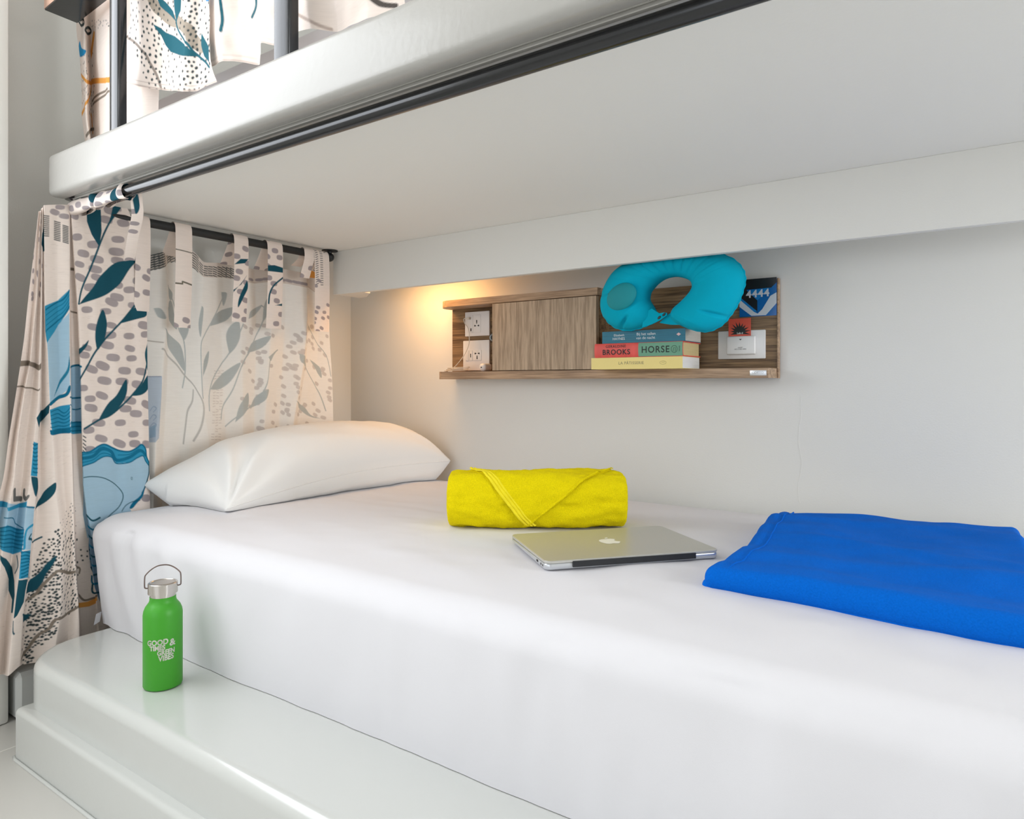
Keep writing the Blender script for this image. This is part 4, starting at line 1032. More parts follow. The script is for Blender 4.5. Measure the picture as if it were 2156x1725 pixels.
# ------------------------------------------------------------------ rolled yellow towel
def towel():
    c = Vector((-0.838, 1.306, 0)); ex = Vector((math.cos(math.radians(33.8)), math.sin(math.radians(33.8)), 0)); ey = Vector((-ex.y, ex.x, 0))
    c = onZ(1131, 1128, MT+.002); c.z = 0; c += ey*0.060
    Ln = 0.385; ra, rb = 0.062, 0.0585
    zb = max(top_z(*(c+ex*k*0.19).xy) for k in (-1, 0, 1)) - 0.001
    t = tag(empty('towel', (c.x, c.y, zb)), 'bright yellow terry towel rolled up with a triangular flap', 'towel')
    def pt(a, x, out=0.0, ph=0.0):
        # squarish roll cross-section; a: angle from front (0) over the top; x along the roll
        ca, sa = math.cos(a), math.sin(a); q = (abs(ca)**3.0+abs(sa)**3.0)**(1/3.0)
        edge = min((Ln/2-abs(x))/0.018, 1.0); e = math.sqrt(max(0, 1-(1-edge)**2)) if edge < 1 else 1
        rr = 1-0.16*(1-e)
        lump = 0.0055*fbm(x*9, a*1.3, 2.0, 1.0)+0.0032*fbm(x*26, a*3, 9.0, 1.0)
        r1 = (ra*rr+out+lump)/q; r2 = (rb*rr+out+lump)/q
        u = -ca*r1; z = rb+sa*r2
        return c+ex*x+ey*u+Vector((0, 0, zb+max(z, 0.0)))
    rows = []
    NX, NA = 130, 96
    for i in range(NX+1):
        x = -Ln/2+Ln*i/NX
        rows.append([tuple(pt(2*math.pi*k/NA, x)) for k in range(NA)])
    # end caps: shrink with spiral recess
    def cap(xs, sgn):
        out = []
        for k in range(1, 9):
            f = 1-k/8.5; x = xs; row = []
            for q in range(NA):
                p = pt(2*math.pi*q/NA, x); m_ = c+ex*x+Vector((0, 0, zb+rb)); v = m_+(p-m_)*f + ex*sgn*(0.004-0.006*abs(math.sin(k*1.4)))
                row.append(tuple(v))
            out.append(row)
        return out
    rows = cap(-Ln/2, -1)[::-1]+rows+cap(Ln/2, 1)
    body = grid_mesh('roll', np.array(rows), M_yellow, t, None, wrap=True)
    # triangular flap coming over the top down to a point at the front: width shrinks with angle
    a_tip = math.radians(-42); a_top = math.radians(110)
    NU, NV = 70, 60; xl_top, xr_top, x_tip = -0.135, 0.150, -0.022
    P = []; 
    for j in range(NV+1):
        f = j/NV; a = a_top+(a_tip-a_top)*f
        g = max(0.0, (a-a_tip)/(math.radians(85)-a_tip)); g = min(g, 1.12); g = g**0.92
        xl = x_tip+(xl_top-x_tip)*g; xr = x_tip+(xr_top-x_tip)*g
        row = []
        for i in range(NU+1):
            s = i/NU; x = xl+(xr-xl)*s
            ed = min(1, min(s, 1-s)*max(xr-xl, 1e-3)/0.006, f*0+1)
            row.append(tuple(pt(a, x, 0.0045*math.sqrt(max(ed, 0.0))*(1 if f < .97 else .6))))
        P.append(row)
    flap = grid_mesh('flap', np.array(P), M_yellow, t)
    # woven border bands along the left edge of the flap and a turned hem along the right
    def band(off0, off1, out, side, name, m, n=70):
        P = []
        for j in range(n+1):
            f = j/n; a = a_top+(a_tip-a_top)*f
            g = min(max(0.0, (a-a_tip)/(math.radians(85)-a_tip)), 1.12)**0.92
            xe = (x_tip+(xl_top-x_tip)*g) if side < 0 else (x_tip+(xr_top-x_tip)*g)
            row = []
            for i in range(7):
                s = i/6; o = off0+(off1-off0)*s; x = xe-side*o
                row.append(tuple(pt(a, x, out+0.0018*math.sin(math.pi*s))))
            P.append(row)
        o = grid_mesh(name, np.array(P), m, flap); return o
    band(-0.002, 0.0055, 0.0045, -1, 'border', M_yband); band(0.0065, 0.0135, 0.0045, -1, 'border', M_yband); band(0.0145, 0.0205, 0.0040, -1, 'border', M_yband)
    band(-0.002, 0.0065, 0.0046, 1, 'hem', M_yellow)
towel()

# ------------------------------------------------------------------ blue fleece blanket
def blanket():
    FLc = Vector((-0.364, 1.036)); FR = Vector((0.085, 1.013)); BL = Vector((-0.375, 1.570)); BR = Vector((0.050, 1.690))
    t = tag(empty('blanket', (-0.15, 1.35, MT)), 'royal blue fleece blanket folded flat on the right side of the bed', 'blanket')
    W_, D_ = 0.435, 0.56; zb = MT+0.0015
    def shape(s, v):
        p = FLc.lerp(FR, s).lerp(BL.lerp(BR, s), v)
        p.x += 0.010*math.sin(v*5.0)*(1-s); p.y += 0.006*math.sin(s*6)
        return p
    def wave(p, seed, amp):
        return (0.0085*fbm(p.x*5, p.y*7, seed, 1.0, 3)+0.0026*math.sin(p.y*24+p.x*10+seed)
                + 0.0075*math.exp(-((p.y-(1.17+0.10*(p.x+.35)))/.030)**2)*max(0, min(1, (p.x+.36)/.15))
                + 0.0060*math.exp(-((p.y-(1.50+0.30*(p.x+.30)))/.025)**2)*max(0, min(1, (-p.x+.02)/.2))
                + 0.0060*math.exp(-((p.y-(1.33-0.14*(p.x+.30)))/.022)**2)*max(0, min(1, (p.x+.34)/.1))
                - 0.0050*math.exp(-((p.y-(1.115+0.05*(p.x+.35)))/.030)**2))*amp
    def sheet(z0, h, seed, name, parent, rr, amp, N=110, M=120, K=12, dx=0.0):
        rows = []
        for j in range(-K, M+K+1):
            row = []
            for i in range(-K, N+K+1):
                fs = -(-i)/K if i < 0 else (i-N)/K if i > N else 0.0
                fv = -(-j)/K if j < 0 else (j-M)/K if j > M else 0.0
                f = min(math.hypot(fs, fv), 1.0); n_ = math.hypot(fs, fv) or 1
                s = rr/W_+(1-2*rr/W_)*min(max(i, 0), N)/N; v = rr/D_+(1-2*rr/D_)*min(max(j, 0), M)/M
                a = f*math.radians(165); out = math.sin(a)*rr
                q = shape(s+out*fs/n_/W_, v+out*fv/n_/D_)
                drop = (1-math.cos(a))/(1-math.cos(math.radians(165)))
                p0_ = shape(s, v); z = z0+h*(1-drop)+wave(p0_, seed, amp)*(1-drop)
                row.append((q.x+dx*(1-max(s, 0)), q.y-dx*(1-2*v)*1.2, z))
            rows.append(row)
        return grid_mesh(name, np.array(rows), M_fleece, parent)
    sheet(zb, 0.020, 4.0, 'lower_fold', t, 0.010, 0.2, dx=-0.004)
    up = sheet(zb+0.003, 0.040, 9.0, 'upper_fold', t, 0.015, 1.0)
    for off, wd, hh, nm in ((0.010, 0.018, 0.0022, 'hem'), (0.033, 0.0040, 0.0024, 'hem_stitching')):
        P = []
        for j in range(100):
            v = 0.012+0.976*j/99; row = []
            for i in range(9):
                s = i/8; p = shape((off+wd*s)/W_, v)
                e = 1-math.exp(-((v-.012)/.01)) if v < .1 else 1
                row.append((p.x, p.y, zb+0.017+0.026+wave(p, 9.0, 1.0)+hh*math.sin(math.pi*s)*e-0.0006-0.004*(1-e)))
            P.append(row)
        grid_mesh(nm, np.array(P), M_fleece, up)
blanket()

# ------------------------------------------------------------------ green bottle
def bottle():
    b0 = onZ(343, 1442, PT); t = empty('water_bottle', (b0.x, b0.y, PT)); tag(t, 'green metal water bottle with steel screw cap standing on the white ledge', 'bottle')
    c = (b0.x, b0.y, PT); r = 0.0345
    bm = bmesh.new(); lathe(bm, [(0, 0.0006), (r-0.004, 0.0006), (r-0.0012, 0.0015), (r, 0.004), (r, 0.138), (r-0.001, 0.145), (r-0.004, 0.1525), (r-0.008, 0.158), (r-0.0105, 0.1615), (r-0.0115, 0.166), (r-0.0115, 0.1715), (0, 0.1715)], 96, c); sm(obj('body', bm, M_green, t, True), 60)
    bm = bmesh.new(); lathe(bm, [(0, 0.1715), (r-0.012, 0.1715), (r-0.012, 0.178), (0, 0.178)], 96, c); sm(obj('neck_ring', bm, M_steel, t, True))
    cap = None
    bm = bmesh.new(); R = r-0.0085; lathe(bm, [(0, 0.1775), (R, 0.1775), (R, 0.1965), (R-0.001, 0.1975), (R-0.004, 0.198), (R-0.005, 0.197), (0, 0.197)], 96, c); cap = sm(obj('cap', bm, M_steel, t, True))
    # wire handle, its plane square to the view
    ex = Vector((math.cos(YAW+.42), math.sin(YAW+.42), 0)); cc = Vector(c)
    pts = [(-1.0, .188), (-1.16, .189), (-1.20, .193), (-1.19, .208), (-1.12, .214), (-.80, .2225), (-.40, .2285), (0, .2300), (.40, .2285), (.80, .2225), (1.12, .214), (1.19, .208), (1.20, .193), (1.16, .189), (1.0, .188)]
    bm = bmesh.new(); tube(bm, [Vector(cc)+ex*(p[0]*R)+Vector((0, 0, p[1])) for p in catmull(pts, 5)], 0.0012, 10); obj('handle', bm, M_wire, t, True)
    # etched words wrapped round the body
    face = math.atan2(-b0.y, -b0.x)+0.02
    def wrap(dx, z0, tilt=0.06):
        def f(co):
            x = co.x+dx; a = face+x/r; rr = r+0.00025+co.z
            return Vector((c[0]+rr*math.cos(a), c[1]+rr*math.sin(a), PT+z0+co.y+tilt*x))
        return f
    for body, dx, z0, s, sx in (('GOOD', -0.0105, 0.0930, 0.0138, .88), ('TIMES', -0.0105, 0.0828, 0.0118, .90), ('&', 0.0160, 0.0885, 0.0175, .95), ('GREEN', 0.0050, 0.0730, 0.0124, .80), ('VIBES', 0.0050, 0.0625, 0.0136, .82)):
        text('lettering', body, s, M_etch, t, None, 0.0001, fn=wrap(dx, z0), sx=sx, bold=0.0005)
bottle()

# ------------------------------------------------------------------ the wooden wall shelf
SB = 1.700; BK = 1.798
ws = empty('wall_shelf', (-0.95, BK, ZC+.01)); tag(ws, 'ash-veneer wall shelf with small cupboard on the wall above the bed', 'shelf')
XL, XR = -1.484, -0.434
b1, b2 = ZC+0.0115, ZC+0.0355
def board(name, x0, x1, z0, z1, roundL, m=W_board, y0=SB):
    pts = []; r = roundL
    for k in range(13): a = math.pi+math.pi/2*k/12; pts.append((x0+r+r*math.cos(a), y0+r+r*math.sin(a)))
    pts += [(x1, y0), (x1, BK-0.016), (x0, BK-0.016)]
    bm = bmesh.new(); prism(bm, pts, 2, z0, z1); return sm(obj(name, bm, m, ws, True), 30)
boxo('back_panel', (XL, BK-0.0155, ZC+0.012), (XR, BK-0.0005, ZC+0.260), W_back, ws, 0.0015)
boxo('panel_edge', (XR+0.0002, BK-0.0175, ZC+0.011), (XR+0.004, BK-0.0005, ZC+0.261), W_board, ws, 0.0008)
board('bottom_board', XL-.002, XR, b1, b2, 0.03)
board('top_board', XL-.004, -0.893, ZC+0.2444, ZC+0.2655, 0.06)
# cupboard: sides and door
cb = boxo('cabinet', (-1.253, SB+0.018, b2+0.0005), (-0.897, BK-0.0165, ZC+0.2440), W_back, ws)
dr = boxo('door', (-1.2555, SB, b2+0.002), (-0.8965, SB+0.016, ZC+0.2425), W_door, ws, 0.0006, 1)
# small maker plate on the bottom board
a = onY(1579, 780, SB-.001); b = onY(1614, 790, SB-.001)
bp_ = boxo('badge', (a.x, SB-0.0022, b.z-.001), (b.x, SB-0.0002, a.z), M_alu2, ws, 0.0005)
text('lettering', 'COTTO', 0.0072, mat('badge_ink', (150, 150, 150), .4), bp_, frameXZ(((a.x+b.x)/2-.001, SB-0.0023, (a.z+b.z)/2)), 0.00005, sx=1.1)
YP = BK-0.0158         # face of the back panel

# socket plates
def plate(name, label, px0, px1, py0, py1, cat='socket'):
    a = onY(px0, py0, YP-.008); b = onY(px1, py1, YP-.008)
    t = empty(name, ((a.x+b.x)/2, YP, b.z)); tag(t, label, cat)
    return t, a, b
def pcb(nm, parent, x0, x1, z0, z1, y0, y1, m, bev=.0006): return boxo(nm, (x0, y0, z0), (x1, y1, z1), m, parent, bev, 2)
def holes(parent, cx_, cz, s, flip, y):
    bm = bmesh.new()
    def e(x, z, rx, rz):
        r = bmesh.ops.create_cone(bm, cap_ends=True, segments=16, radius1=1, radius2=1, depth=1)
        for v in r['verts']: v.co = Vector((cx_+x*s+v.co.x*rx*s, y+v.co.z*0.0006, cz+z*s*flip+v.co.y*rz*s))
    e(0, .55, .13, .26); e(0, .18, .11, .16)
    for sx in (-1, 1):
        e(sx*.42, -.42, .26, .10); e(sx*.52, -.40, .09, .20)
    obj('pin_holes', bm, M_hole, parent)
t, a, b = plate('power_socket', 'white socket plate with plugged cable, upper one on the shelf back', 979, 1040, 658, 706)
s1_ = pcb('faceplate', t, a.x, a.x+0.100, b.z, a.z, YP-.0085, YP-.0003, M_white, .002)
xm = a.x+0.034
pcb('usb_module', t, a.x+0.012, xm, b.z+.011, a.z-.011, YP-.0098, YP-.0086, M_white)
hs = pcb('socket_module', t, xm+.001, xm+0.032, b.z+.011, a.z-.011, YP-.0098, YP-.0086, M_white)
holes(hs, xm+.0165, (a.z+b.z)/2, .0155, 1, YP-.0099)
boxo('usb_port', (xm-.0095, YP-.0102, b.z+.0165), (xm-.0055, YP-.0097, b.z+.026), M_hole, t)
usb = (a.x+0.022, a.z-0.021)
t, a2, b2_ = plate('power_socket', 'white switch and socket plate, lower one on the shelf back', 975, 1042, 718, 771)
pcb('faceplate', t, a2.x, a2.x+0.108, b2+.004, a2.z, YP-.0085, YP-.0003, M_white, .002)
zc_ = (a2.z+b2+.004)/2
pcb('switch', t, a2.x+.012, a2.x+.026, zc_-.0165, zc_+.0165, YP-.0105, YP-.0086, M_white); sw = pcb('switch', t, a2.x+.0265, a2.x+.0405, zc_-.0165, zc_+.0165, YP-.0100, YP-.0086, M_white)
boxo('indicator', (a2.x+.032, YP-.0104, zc_-.006), (a2.x+.035, YP-.0099, zc_+.006), M_hole, sw)
hs = pcb('socket_module', t, a2.x+.043, a2.x+.077, zc_-.0165, zc_+.0165, YP-.0098, YP-.0086, M_white)
holes(hs, a2.x+.060, zc_, .0155, -1, YP-.0099)
# round lock beside the cupboard
p = onY(1037, 711, YP-.006); t = empty('cabinet_lock', (p.x, YP, p.z)); tag(t, 'round grey metal lock peeking out beside the cupboard door', 'lock')
bm = bmesh.new(); lathe(bm, [(0, 0), (.0135, 0), (.0135, .004), (.0115, .0065), (.009, .0055), (0, .0055)], 40, (0, 0, 0))
for v in bm.verts: v.co = Vector((p.x+v.co.x, YP-.0003-v.co.z, p.z+v.co.y))
sm(obj('bezel', bm, M_lock, t, True)); bm = bmesh.new(); lathe(bm, [(0, 0.0056), (.0075, .0056), (.0070, .0072), (0, .0072)], 32)
for v in bm.verts: v.co = Vector((p.x+v.co.x, YP-.0003-v.co.z, p.z+v.co.y))
sm(obj('keyway', bm, M_dark, t, True))
# charger and cable
p = onY(1019, 772, 1.735); t = empty('charger', (p.x, 1.75, b2)); tag(t, 'small white phone charger lying on the shelf beside the cupboard', 'charger')
bm = bmesh.new(); box(bm, (p.x-.0125, 1.722, b2+.0004), (p.x+.0125, 1.765, b2+.0254), .0095, 5); sm(obj('body', bm, M_white, t, True), 60)
boxo('usb_port', (p.x-.003, 1.7213, b2+.0115), (p.x+.0015, 1.7222, b2+.0145), M_hole, t)
t = empty('charging_cable', (usb[0], YP, b2)); tag(t, 'thin cream charging cable looping down from the upper socket onto the shelf', 'cable')
boxo('plug', (usb[0]-.004, YP-.020, usb[1]-.004), (usb[0]+.004, YP-.0099, usb[1]+.004), M_white2, t, .001)
x, z = usb
pts = [(x-.003, YP-.016, z), (x-.011, YP-.017, z+.0005), (x-.019, YP-.018, z-.003), (x-.012, YP-.020, z-.018), (x+.003, YP-.022, z-.035), (x+.009, YP-.024, z-.065), (x+.007, YP-.028, z-.095), (x-.012, YP-.034, z-.130), (x-.045, YP-.045, b2+.010), (x-.070, YP-.055, b2+.0035)]
for k in range(22):
    a_ = 0.6+k*2*math.pi/8; pts.append((x-.030+.042*math.cos(a_+2.2)+.002*k*.3, YP-.046+.020*math.sin(a_+2.2), b2+.002+.0006*k))
bm = bmesh.new(); tube(bm, [tuple(q) for q in catmull(pts, 7)], 0.0013, 8); obj('cord', bm, M_white2, t, True)

# key card switch, card and number sticker
t, a, b = plate('card_switch', 'white key card switch plate on the shelf back, right side', 1511, 1611, 698, 755, 'switch')
pcb('faceplate', t, a.x, b.x, b.z, a.z, YP-.006, YP-.0003, M_white, .0025)
A = onY(1529, 709, YP-.015); B = onY(1590, 746, YP-.015)
bm = bmesh.new(); box(bm, (A.x, YP-.016, B.z), (B.x, YP-.0061, A.z), .0035, 3); pk_ = sm(obj('card_pocket', bm, M_white, t, True))
mi = mat('print_ink', (60, 60, 62), .6)
cxp = (A.x+B.x)/2
text('lettering', 'INSERT', 0.0040, mi, pk_, frameXZ((cxp, YP-.0162, B.z+.0175)), .00003)
text('lettering', 'KEY-CARD HERE', 0.0040, mi, pk_, frameXZ((cxp, YP-.0162, B.z+.0135)), .00003)
bm = bmesh.new(); prism(bm, [(cxp-.0035, A.z-.0075), (cxp+.0035, A.z-.0075), (cxp, A.z-.0110)], 1, YP-.0163, YP-.0160); obj('arrow', bm, mi, pk_)
A = onY(1534, 672, YP-.0105); B = onY(1581, 712, YP-.0105)
kc = boxo('key_card', (A.x, YP-.0112, B.z), (B.x, YP-.0100-.0004, A.z), mat('card_orange', (222, 88, 66), .4), None, .0002, 1)
tag(kc, 'orange key card with black starburst standing in the white switch', 'card')
ccx = (A.x+B.x)/2; cz = A.z-(A.z-B.z)*.68; pts = []
n = 11
w_ = (B.x-A.x)
for k in range(n*2+1):
    an = math.radians(-25+230*k/(n*2)); rr = w_*(0.46 if k % 2 else 0.245)
    if k % 2: rr *= 1.0+0.10*math.cos(an*3)
    pts.append((ccx+rr*math.cos(an), max(cz+rr*math.sin(an), B.z+.002)))
bm = bmesh.new(); prism(bm, pts, 1, YP-.01145, YP-.0112); obj('starburst', bm, mat('card_black', (32, 34, 32), .5), kc)
text('lettering', 'Lub·d', 0.0068, M_logo, kc, frameXZ((ccx+.001, YP-.0116, cz-.003)), .00003, bold=.0001)
# sticker
A = onY(1557, 590, YP-.0015); B = onY(1636, 664, YP-.0015)
x0, x1, z0, z1 = A.x, B.x-.001, B.z, A.z; W_, H_ = x1-x0, z1-z0
st = boxo('number_plate', (x0, YP-.0022, z0), (x1, YP-.0003, z1), mat('plate_blue', (22, 98, 170), .2), None, .0004, 1)
tag(st, 'blue, black and white plate reading 4444 at the right end of the shelf', 'sign')
def pp(nm, pts, m, lay): bm = bmesh.new(); prism(bm, [(x0+W_*u, z0+H_*v) for u, v in pts], 1, YP-.0022-.00008*(lay+1), YP-.0022-.00002); return obj(nm, bm, m, st)
mk = mat('plate_black', (34, 28, 28), .25); mw = mat('plate_white', (205, 210, 216), .3); mb = mat('plate_blue2', (30, 120, 190), .2)
pp('black_field', [(0, 1), (0, .72), (.86, .735), (1, .86), (1, 1)], mk, 1); pp('black_wedge', [(0, .72), (0, .52), (.49, .10), (.49, .45), (.20, .72)], mk, 1)
pp('blue_wedge', [(.20, .70), (.80, .735), (.495, .42)], mb, 2)
pp('white_stripe', [(0, .48), (0, .28), (.33, .02), (.72, .02), (1, .32), (1, .60), (.84, .52), (.62, .18), (.50, .07), (.40, .12)], mw, 2)
pp('blue_corner', [(0, .48), (0, .55), (.49, .13), (.40, .12)], mb, 3)
text('numbers', '4444', H_*0.27, mw, st, frameXZ((x0+W_*.50, YP-.0027, z0+H_*.595), math.radians(-1)), .0001, sx=1.0, space=1.14, bold=.0008)

# ------------------------------------------------------------------ books
YB = 1.640
def book(name, label, pxl, pxr, z0, z1, cover, pages, depth, writer, hard=False, rot=0.0, curved=0.0):
    a = onY(pxl, 760, YB); b = onY(pxr, 760, YB); x0, x1 = a.x, b.x; th = z1-z0; y0, y1 = YB, YB+depth
    t = empty(name, ((x0+x1)/2, (y0+y1)/2, z0)); tag(t, label, 'book', 'books stacked on the shelf')
    ct = 0.0022 if hard else 0.0007
    boxo('pages', (x0+(.003 if hard else .0003), y0+ct+.001, z0+ct), (x1-(.003 if hard else .0004), y1-(.004 if hard else .0005), z1-ct), pages, t, .0005, 1)
    pts = []
    n = 10
    if curved:
        for k in range(n+1): q = -1+2*k/n; pts.append((y0-curved*math.sqrt(max(0, 1-q*q*.98)), (z0+z1)/2+q*th/2))
    else: pts = [(y0, z0), (y0, z1)]
    outer = pts+[(y1, z1)]; inner = [(y1, z1-ct)]+[(p[0]+ct, min(max(p[1], z0+ct), z1-ct)) for p in pts[::-1]]+[(y1, z0+ct)]
    bm = bmesh.new(); prism(bm, outer+inner+[(y1, z0)], 0, x0, x1); cvr = sm(obj('cover', bm, cover, t, True), 35)
    t['label'] = label
    writer(cvr, x0, x1, z0, z1, y0-curved)
    # turn a little about the spine's right end
    return t
serif = 0.0
def w_yellow(p, x0, x1, z0, z1, y):
    m = mat('grey_title', (140, 130, 100), .6)
    text('title', 'LA PÂTISSERIE', 0.0105, m, p, frameXZ((x0+(x1-x0)*.455, y-.0002, (z0+z1)/2)), .00003, space=1.1)
    bm = bmesh.new(); tube(bm, [(x0+(x1-x0)*.80+.0085*math.cos(q*math.pi/14), y-.0003, (z0+z1)/2+.0045*math.sin(q*math.pi/14)) for q in range(28)], .00022, 4, True); obj('emblem', bm, m, p)
    bm = bmesh.new(); tube(bm, [(x0+(x1-x0)*.80-.0045, y-.0003, (z0+z1)/2+.0008), (x0+(x1-x0)*.80+.0045, y-.0003, (z0+z1)/2+.0008)], .0003, 4); obj('emblem', bm, m, p)
def w_horse(p, x0, x1, z0, z1, y):
    L = x1-x0; mk_ = mat('black_title', (26, 34, 34), .6)
    # green half of the spine, on the same curve
    n = 10; th = z1-z0; pts = []
    for k in range(n+1): q = -.94+1.88*k/n; pts.append((y+.004-.004*math.sqrt(max(0, 1-q*q*.98))-.0003, (z0+z1)/2+q*th/2))
    pts += [(y+.0042, pts[-1][1]), (y+.0042, pts[0][1])]
    bm = bmesh.new(); prism(bm, pts, 0, x0+L*.515, x1-.001); sm(obj('green_band', bm, mat('sage_green', (112, 165, 138), .6), p, True), 35)
    yt = y-.0006
    text('author', 'GERALDINE', 0.0098, mk_, p, frameXZ((x0+L*.255, yt+.0002, z0+th*.77)), .00003, space=1.18)
    text('author', 'BROOKS', 0.0190, mk_, p, frameXZ((x0+L*.26, yt, z0+th*.36)), .00003, space=1.12, bold=.0003)
    text('title', 'HORSE', 0.0235, mk_, p, frameXZ((x0+L*.705, yt, z0+th*.47)), .00003, space=1.15, sx=.95, bold=.0003)
    text('publisher', 'VIKING', 0.0045, mk_, p, Matrix.Translation(Vector((x0+L*.965, yt, z0+th*.5))) @ Matrix.Rotation(-math.pi/2, 4, 'Y') @ Matrix.Rotation(math.pi/2, 4, 'X'), .00003)
    bm = bmesh.new(); tube(bm, [(x0+L*.91+.0078*math.cos(q*math.pi/14), yt, z0+th*.48+.0088*math.sin(q*math.pi/14)) for q in range(28)], .0004, 4, True)
    tube(bm, [(x0+L*.91-.003, yt, z0+th*.33), (x0+L*.91-.001, yt, z0+th*.58), (x0+L*.91+.003, yt, z0+th*.6), (x0+L*.91+.003, yt, z0+th*.33)], .0004, 4); obj('emblem', bm, mk_, p)
def w_blue(p, x0, x1, z0, z1, y):
    L = x1-x0; th = z1-z0; mw_ = mat('white_title', (225, 230, 232), .6); rl = 0.0
    text('author', 'Elizabeth', 0.0085, mw_, p, frameXZ((x0+L*.215, y-.0002, z0+th*.66)), .00003)
    text('author', 'HAYNES', 0.0095, mw_, p, frameXZ((x0+L*.21, y-.0002, z0+th*.36)), .00003)
    text('title', 'Bij het vallen', 0.0102, mw_, p, frameXZ((x0+L*.545, y-.0002, z0+th*.68)), .00003)
    text('title', 'van de nacht', 0.0102, mw_, p, frameXZ((x0+L*.54, y-.0002, z0+th*.36)), .00003)
    bm = bmesh.new(); c0 = x0+L*.925; prism(bm, [(c0-.006, z0+th*.55), (c0, z0+th*.68), (c0+.006, z0+th*.55), (c0, z0+th*.42)], 1, y-.00025, y); obj('emblem', bm, mat('pink_diamond', (225, 190, 190), .6), p)
    bm = bmesh.new()
    rnd = random.Random(3)
    for k in range(5):
        z = z0+th*(.08+.2*k); xa = x0+rnd.uniform(.0, .4)*L; prism(bm, [(xa, z), (xa+L*rnd.uniform(.2, .55), z+.0004), (xa+L*.2, z+.0006)], 1, y-.00012, y)
    obj('scuffs', bm, mat('scuff', (95, 165, 185), .7), p)
book('book', 'pale yellow paperback, bottom of the stack on the shelf', 1245, 1437, b2+.0003, ZC+.0660, mat('cover_yellow', (240, 220, 140), .5), M_paper, .122, w_yellow)
book('book', 'red and green hardback, middle of the stack on the shelf', 1253, 1439, ZC+.0663, ZC+.1035, mat('cover_red', (226, 86, 78), .5, vary=.10, scale=60, stretch=(1, 1, .2)), M_paper2, .122, w_horse, True, curved=.004)
book('book', 'worn dark blue paperback, top of the stack on the shelf', 1268, 1443, ZC+.1038, ZC+.1350, mat('cover_blue', (20, 108, 132), .5, vary=.15, scale=50, stretch=(.3, 1, 5)), M_paper3, .112, w_blue)

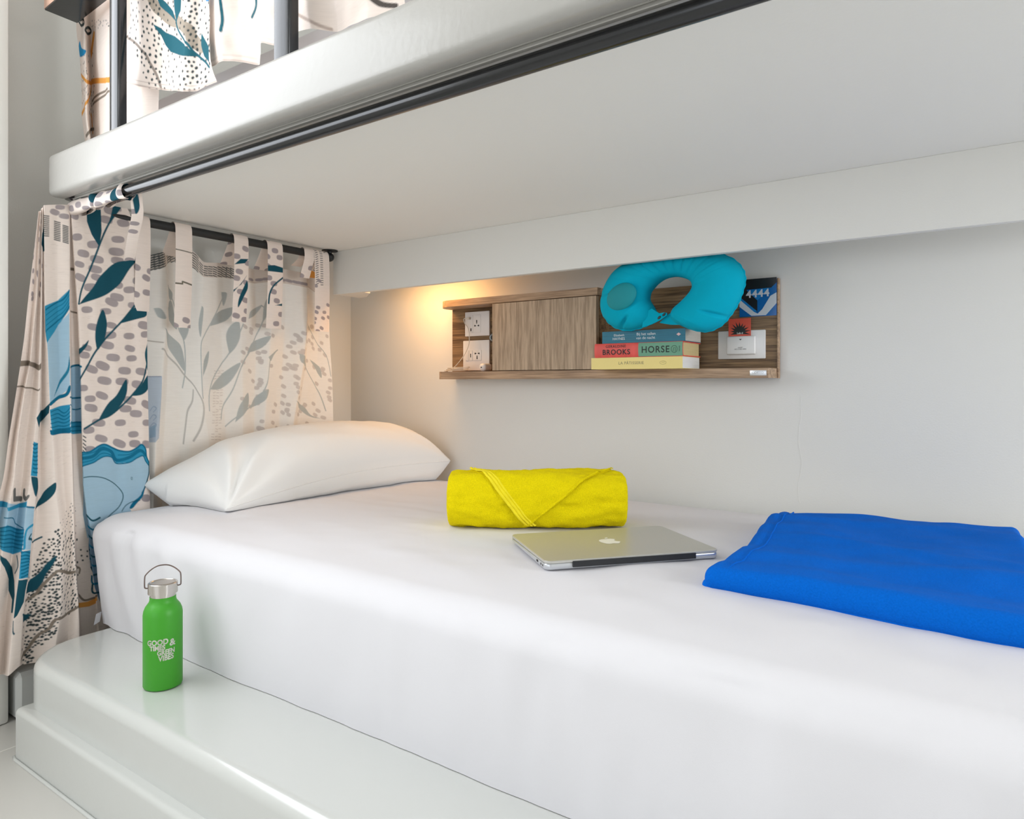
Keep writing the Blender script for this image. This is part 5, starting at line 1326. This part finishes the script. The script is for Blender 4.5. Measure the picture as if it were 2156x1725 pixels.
# ------------------------------------------------------------------ inflatable neck pillow
def neck_pillow():
    YN = 1.630
    prs = [((1386,670),(1385,660)),((1370,681),(1379,650)),((1347,691),(1373,641)),((1318,695),(1368,634)),((1291,686),(1366,628)),((1272,664),(1367,620)),((1268,637),(1370,612)),((1276,605),(1376,605)),((1296,573),(1384,597)),((1328,552),(1394,590)),((1366,539),(1407,585)),((1410,530),(1424,583)),((1455,526),(1441,586)),((1500,531),(1454,592)),((1540,545),(1459,600)),((1562,566),(1459,608)),((1568,590),(1454,617)),((1562,616),(1447,625)),((1552,641),(1438,634)),((1537,664),(1429,642)),((1518,685),(1421,649)),((1490,698),(1416,658)),((1462,696),(1415,667)),((1437,687),(1417,674)),((1424,680),(1420,676))]
    t = empty('neck_pillow', (onY(1420, 650, YN).x, YN, ZC+.135)); tag(t, 'turquoise U-shaped inflatable travel pillow on top of the books', 'pillow')
    E = []
    for o_, i_ in prs:
        a = onY(o_[0], o_[1], YN); b = onY(i_[0], i_[1], YN); E.append((a.x, a.z, b.x, b.z))
    E = np.array(catmull(E, 13)); n = len(E); seg = 80; rows = []
    for i in range(n):
        ox, oz, ix, iz = E[i]; hw = math.hypot(ox-ix, oz-iz)/2
        dp = min(0.050, 0.016+hw*.62); u = i/(n-1); lobe = max(0, 1-min(u, 1-u)/.30)
        dp *= math.sqrt(max(0.02, min(1, min(u, 1-u)/.10)))
        ring = []
        for k in range(seg):
            th = 2*math.pi*k/seg; c_, s_ = math.cos(th), math.sin(th)
            m_ = 0.5+0.5*c_                                     # 1 outer, 0 inner
            m_ = 0.5+0.5*c_
            x = ix+(ox-ix)*m_; z = iz+(oz-iz)*m_; y = dp*s_*(abs(s_)**-.12 if abs(s_) > 1e-3 else 1)
            # seam creases: strong round the lobes, finer at the back of the neck
            cre = max(0, math.cos(u*math.pi*15))**24*np.clip((c_-.05)/.5, 0, 1)*lobe
            mid = math.exp(-((u-.47)/.09)**2)
            cr2 = max(0, math.cos(u*2*math.pi*38))**6*mid*(1-abs(c_)**8)*.55*(1 if c_ > -.6 else .3)
            y *= 1-.58*cre-.20*cr2
            x += (ix-ox)*.045*cre; z += (iz-oz)*.045*cre
            y += (0.0015*fbm(x*16, z*16, 3.0 if s_ > 0 else 8.0, 1.0))*abs(s_)
            ring.append((x, YN-y, z))
        rows.append(ring)
    P = np.array(rows)
    body = grid_mesh('cushion', P, M_turq, t, None, wrap=True)
    # flat welded seam running round the outer edge
    V = []
    for i in range(4, n-4):
        ox, oz, ix, iz = E[i]; d_ = np.array([ox-ix, oz-iz]); d_ /= np.linalg.norm(d_); o2 = .0035+.0008*math.sin(i*.8)
        V.append([(ox-d_[0]*.004, YN-.0012, oz-d_[1]*.004), (ox+d_[0]*o2, YN-.0008, oz+d_[1]*o2), (ox+d_[0]*o2, YN+.0008, oz+d_[1]*o2), (ox-d_[0]*.004, YN+.0012, oz-d_[1]*.004)])
    grid_mesh('seam', np.array(V), M_turq, t)
    # welded seam rim round the outside
    p = onY(1310, 625, YN-.046)
    bm = bmesh.new()
    r = bmesh.ops.create_uvsphere(bm, u_segments=40, v_segments=20, radius=1)
    ax = abs(onY(1343, 625, YN-.046).x-p.x)
    for v in bm.verts: v.co = Vector((p.x+v.co.x*ax*1.0, YN-.0500+v.co.y*.0120-v.co.x*.004, p.z+v.co.z*.0335+v.co.x*.006))
    pump = obj('pump_button', bm, M_turq2, t, True)
    # dark pull cord at the pump
    q0 = onY(1280, 620, YN-.044); q1 = onY(1294, 612, YN-.050)
    bm = bmesh.new(); tube(bm, [q0, (q0+q1)/2+Vector((0, -.002, .002)), q1], .0010, 6); obj('pull_tag', bm, M_dark, pump, True)
    # snap strap bridging the two ends
    def tab(pts, y, nm):
        bm = bmesh.new(); A_ = [onY(px, py, y) for px, py in pts]; prism(bm, [(p.x, p.z) for p in A_], 1, y, y+.004); return obj(nm, bm, M_turq, t)
    s_ = tab([(1352,690),(1372,683),(1390,674),(1404,664),(1404,659),(1398,658),(1388,660),(1372,650),(1355,660)], YN-.022, 'snap_strap')
    tab([(1388,680),(1412,684),(1432,684),(1432,664),(1414,658),(1404,664)], YN-.012, 'snap_strap')
    for px, py in ((1388, 669), (1398, 662.5)):
        c0 = onY(px, py, YN-.0225); bm = bmesh.new(); lathe(bm, [(0, 0), (.0042, 0), (.0042, .0008), (.003, .0014), (0, .0014)], 24)
        for v in bm.verts: v.co = Vector((c0.x+v.co.x, c0.y-v.co.z, c0.z+v.co.y*.8+v.co.x*.5))
        obj('snap', bm, M_dark, s_, True)
neck_pillow()

# fine crack in the plaster of the back wall
pts = []
rnd = random.Random(2)
for k in range(26):
    y = 835+k*9; px = 1684+3*math.sin(k*.5)+rnd.uniform(-1.5, 1.5); q = onY(px, y, WY-.0001); pts.append(q)
bm = bmesh.new(); tube(bm, pts, .0004, 5); struct(obj('trim_2', bm, M_wall))
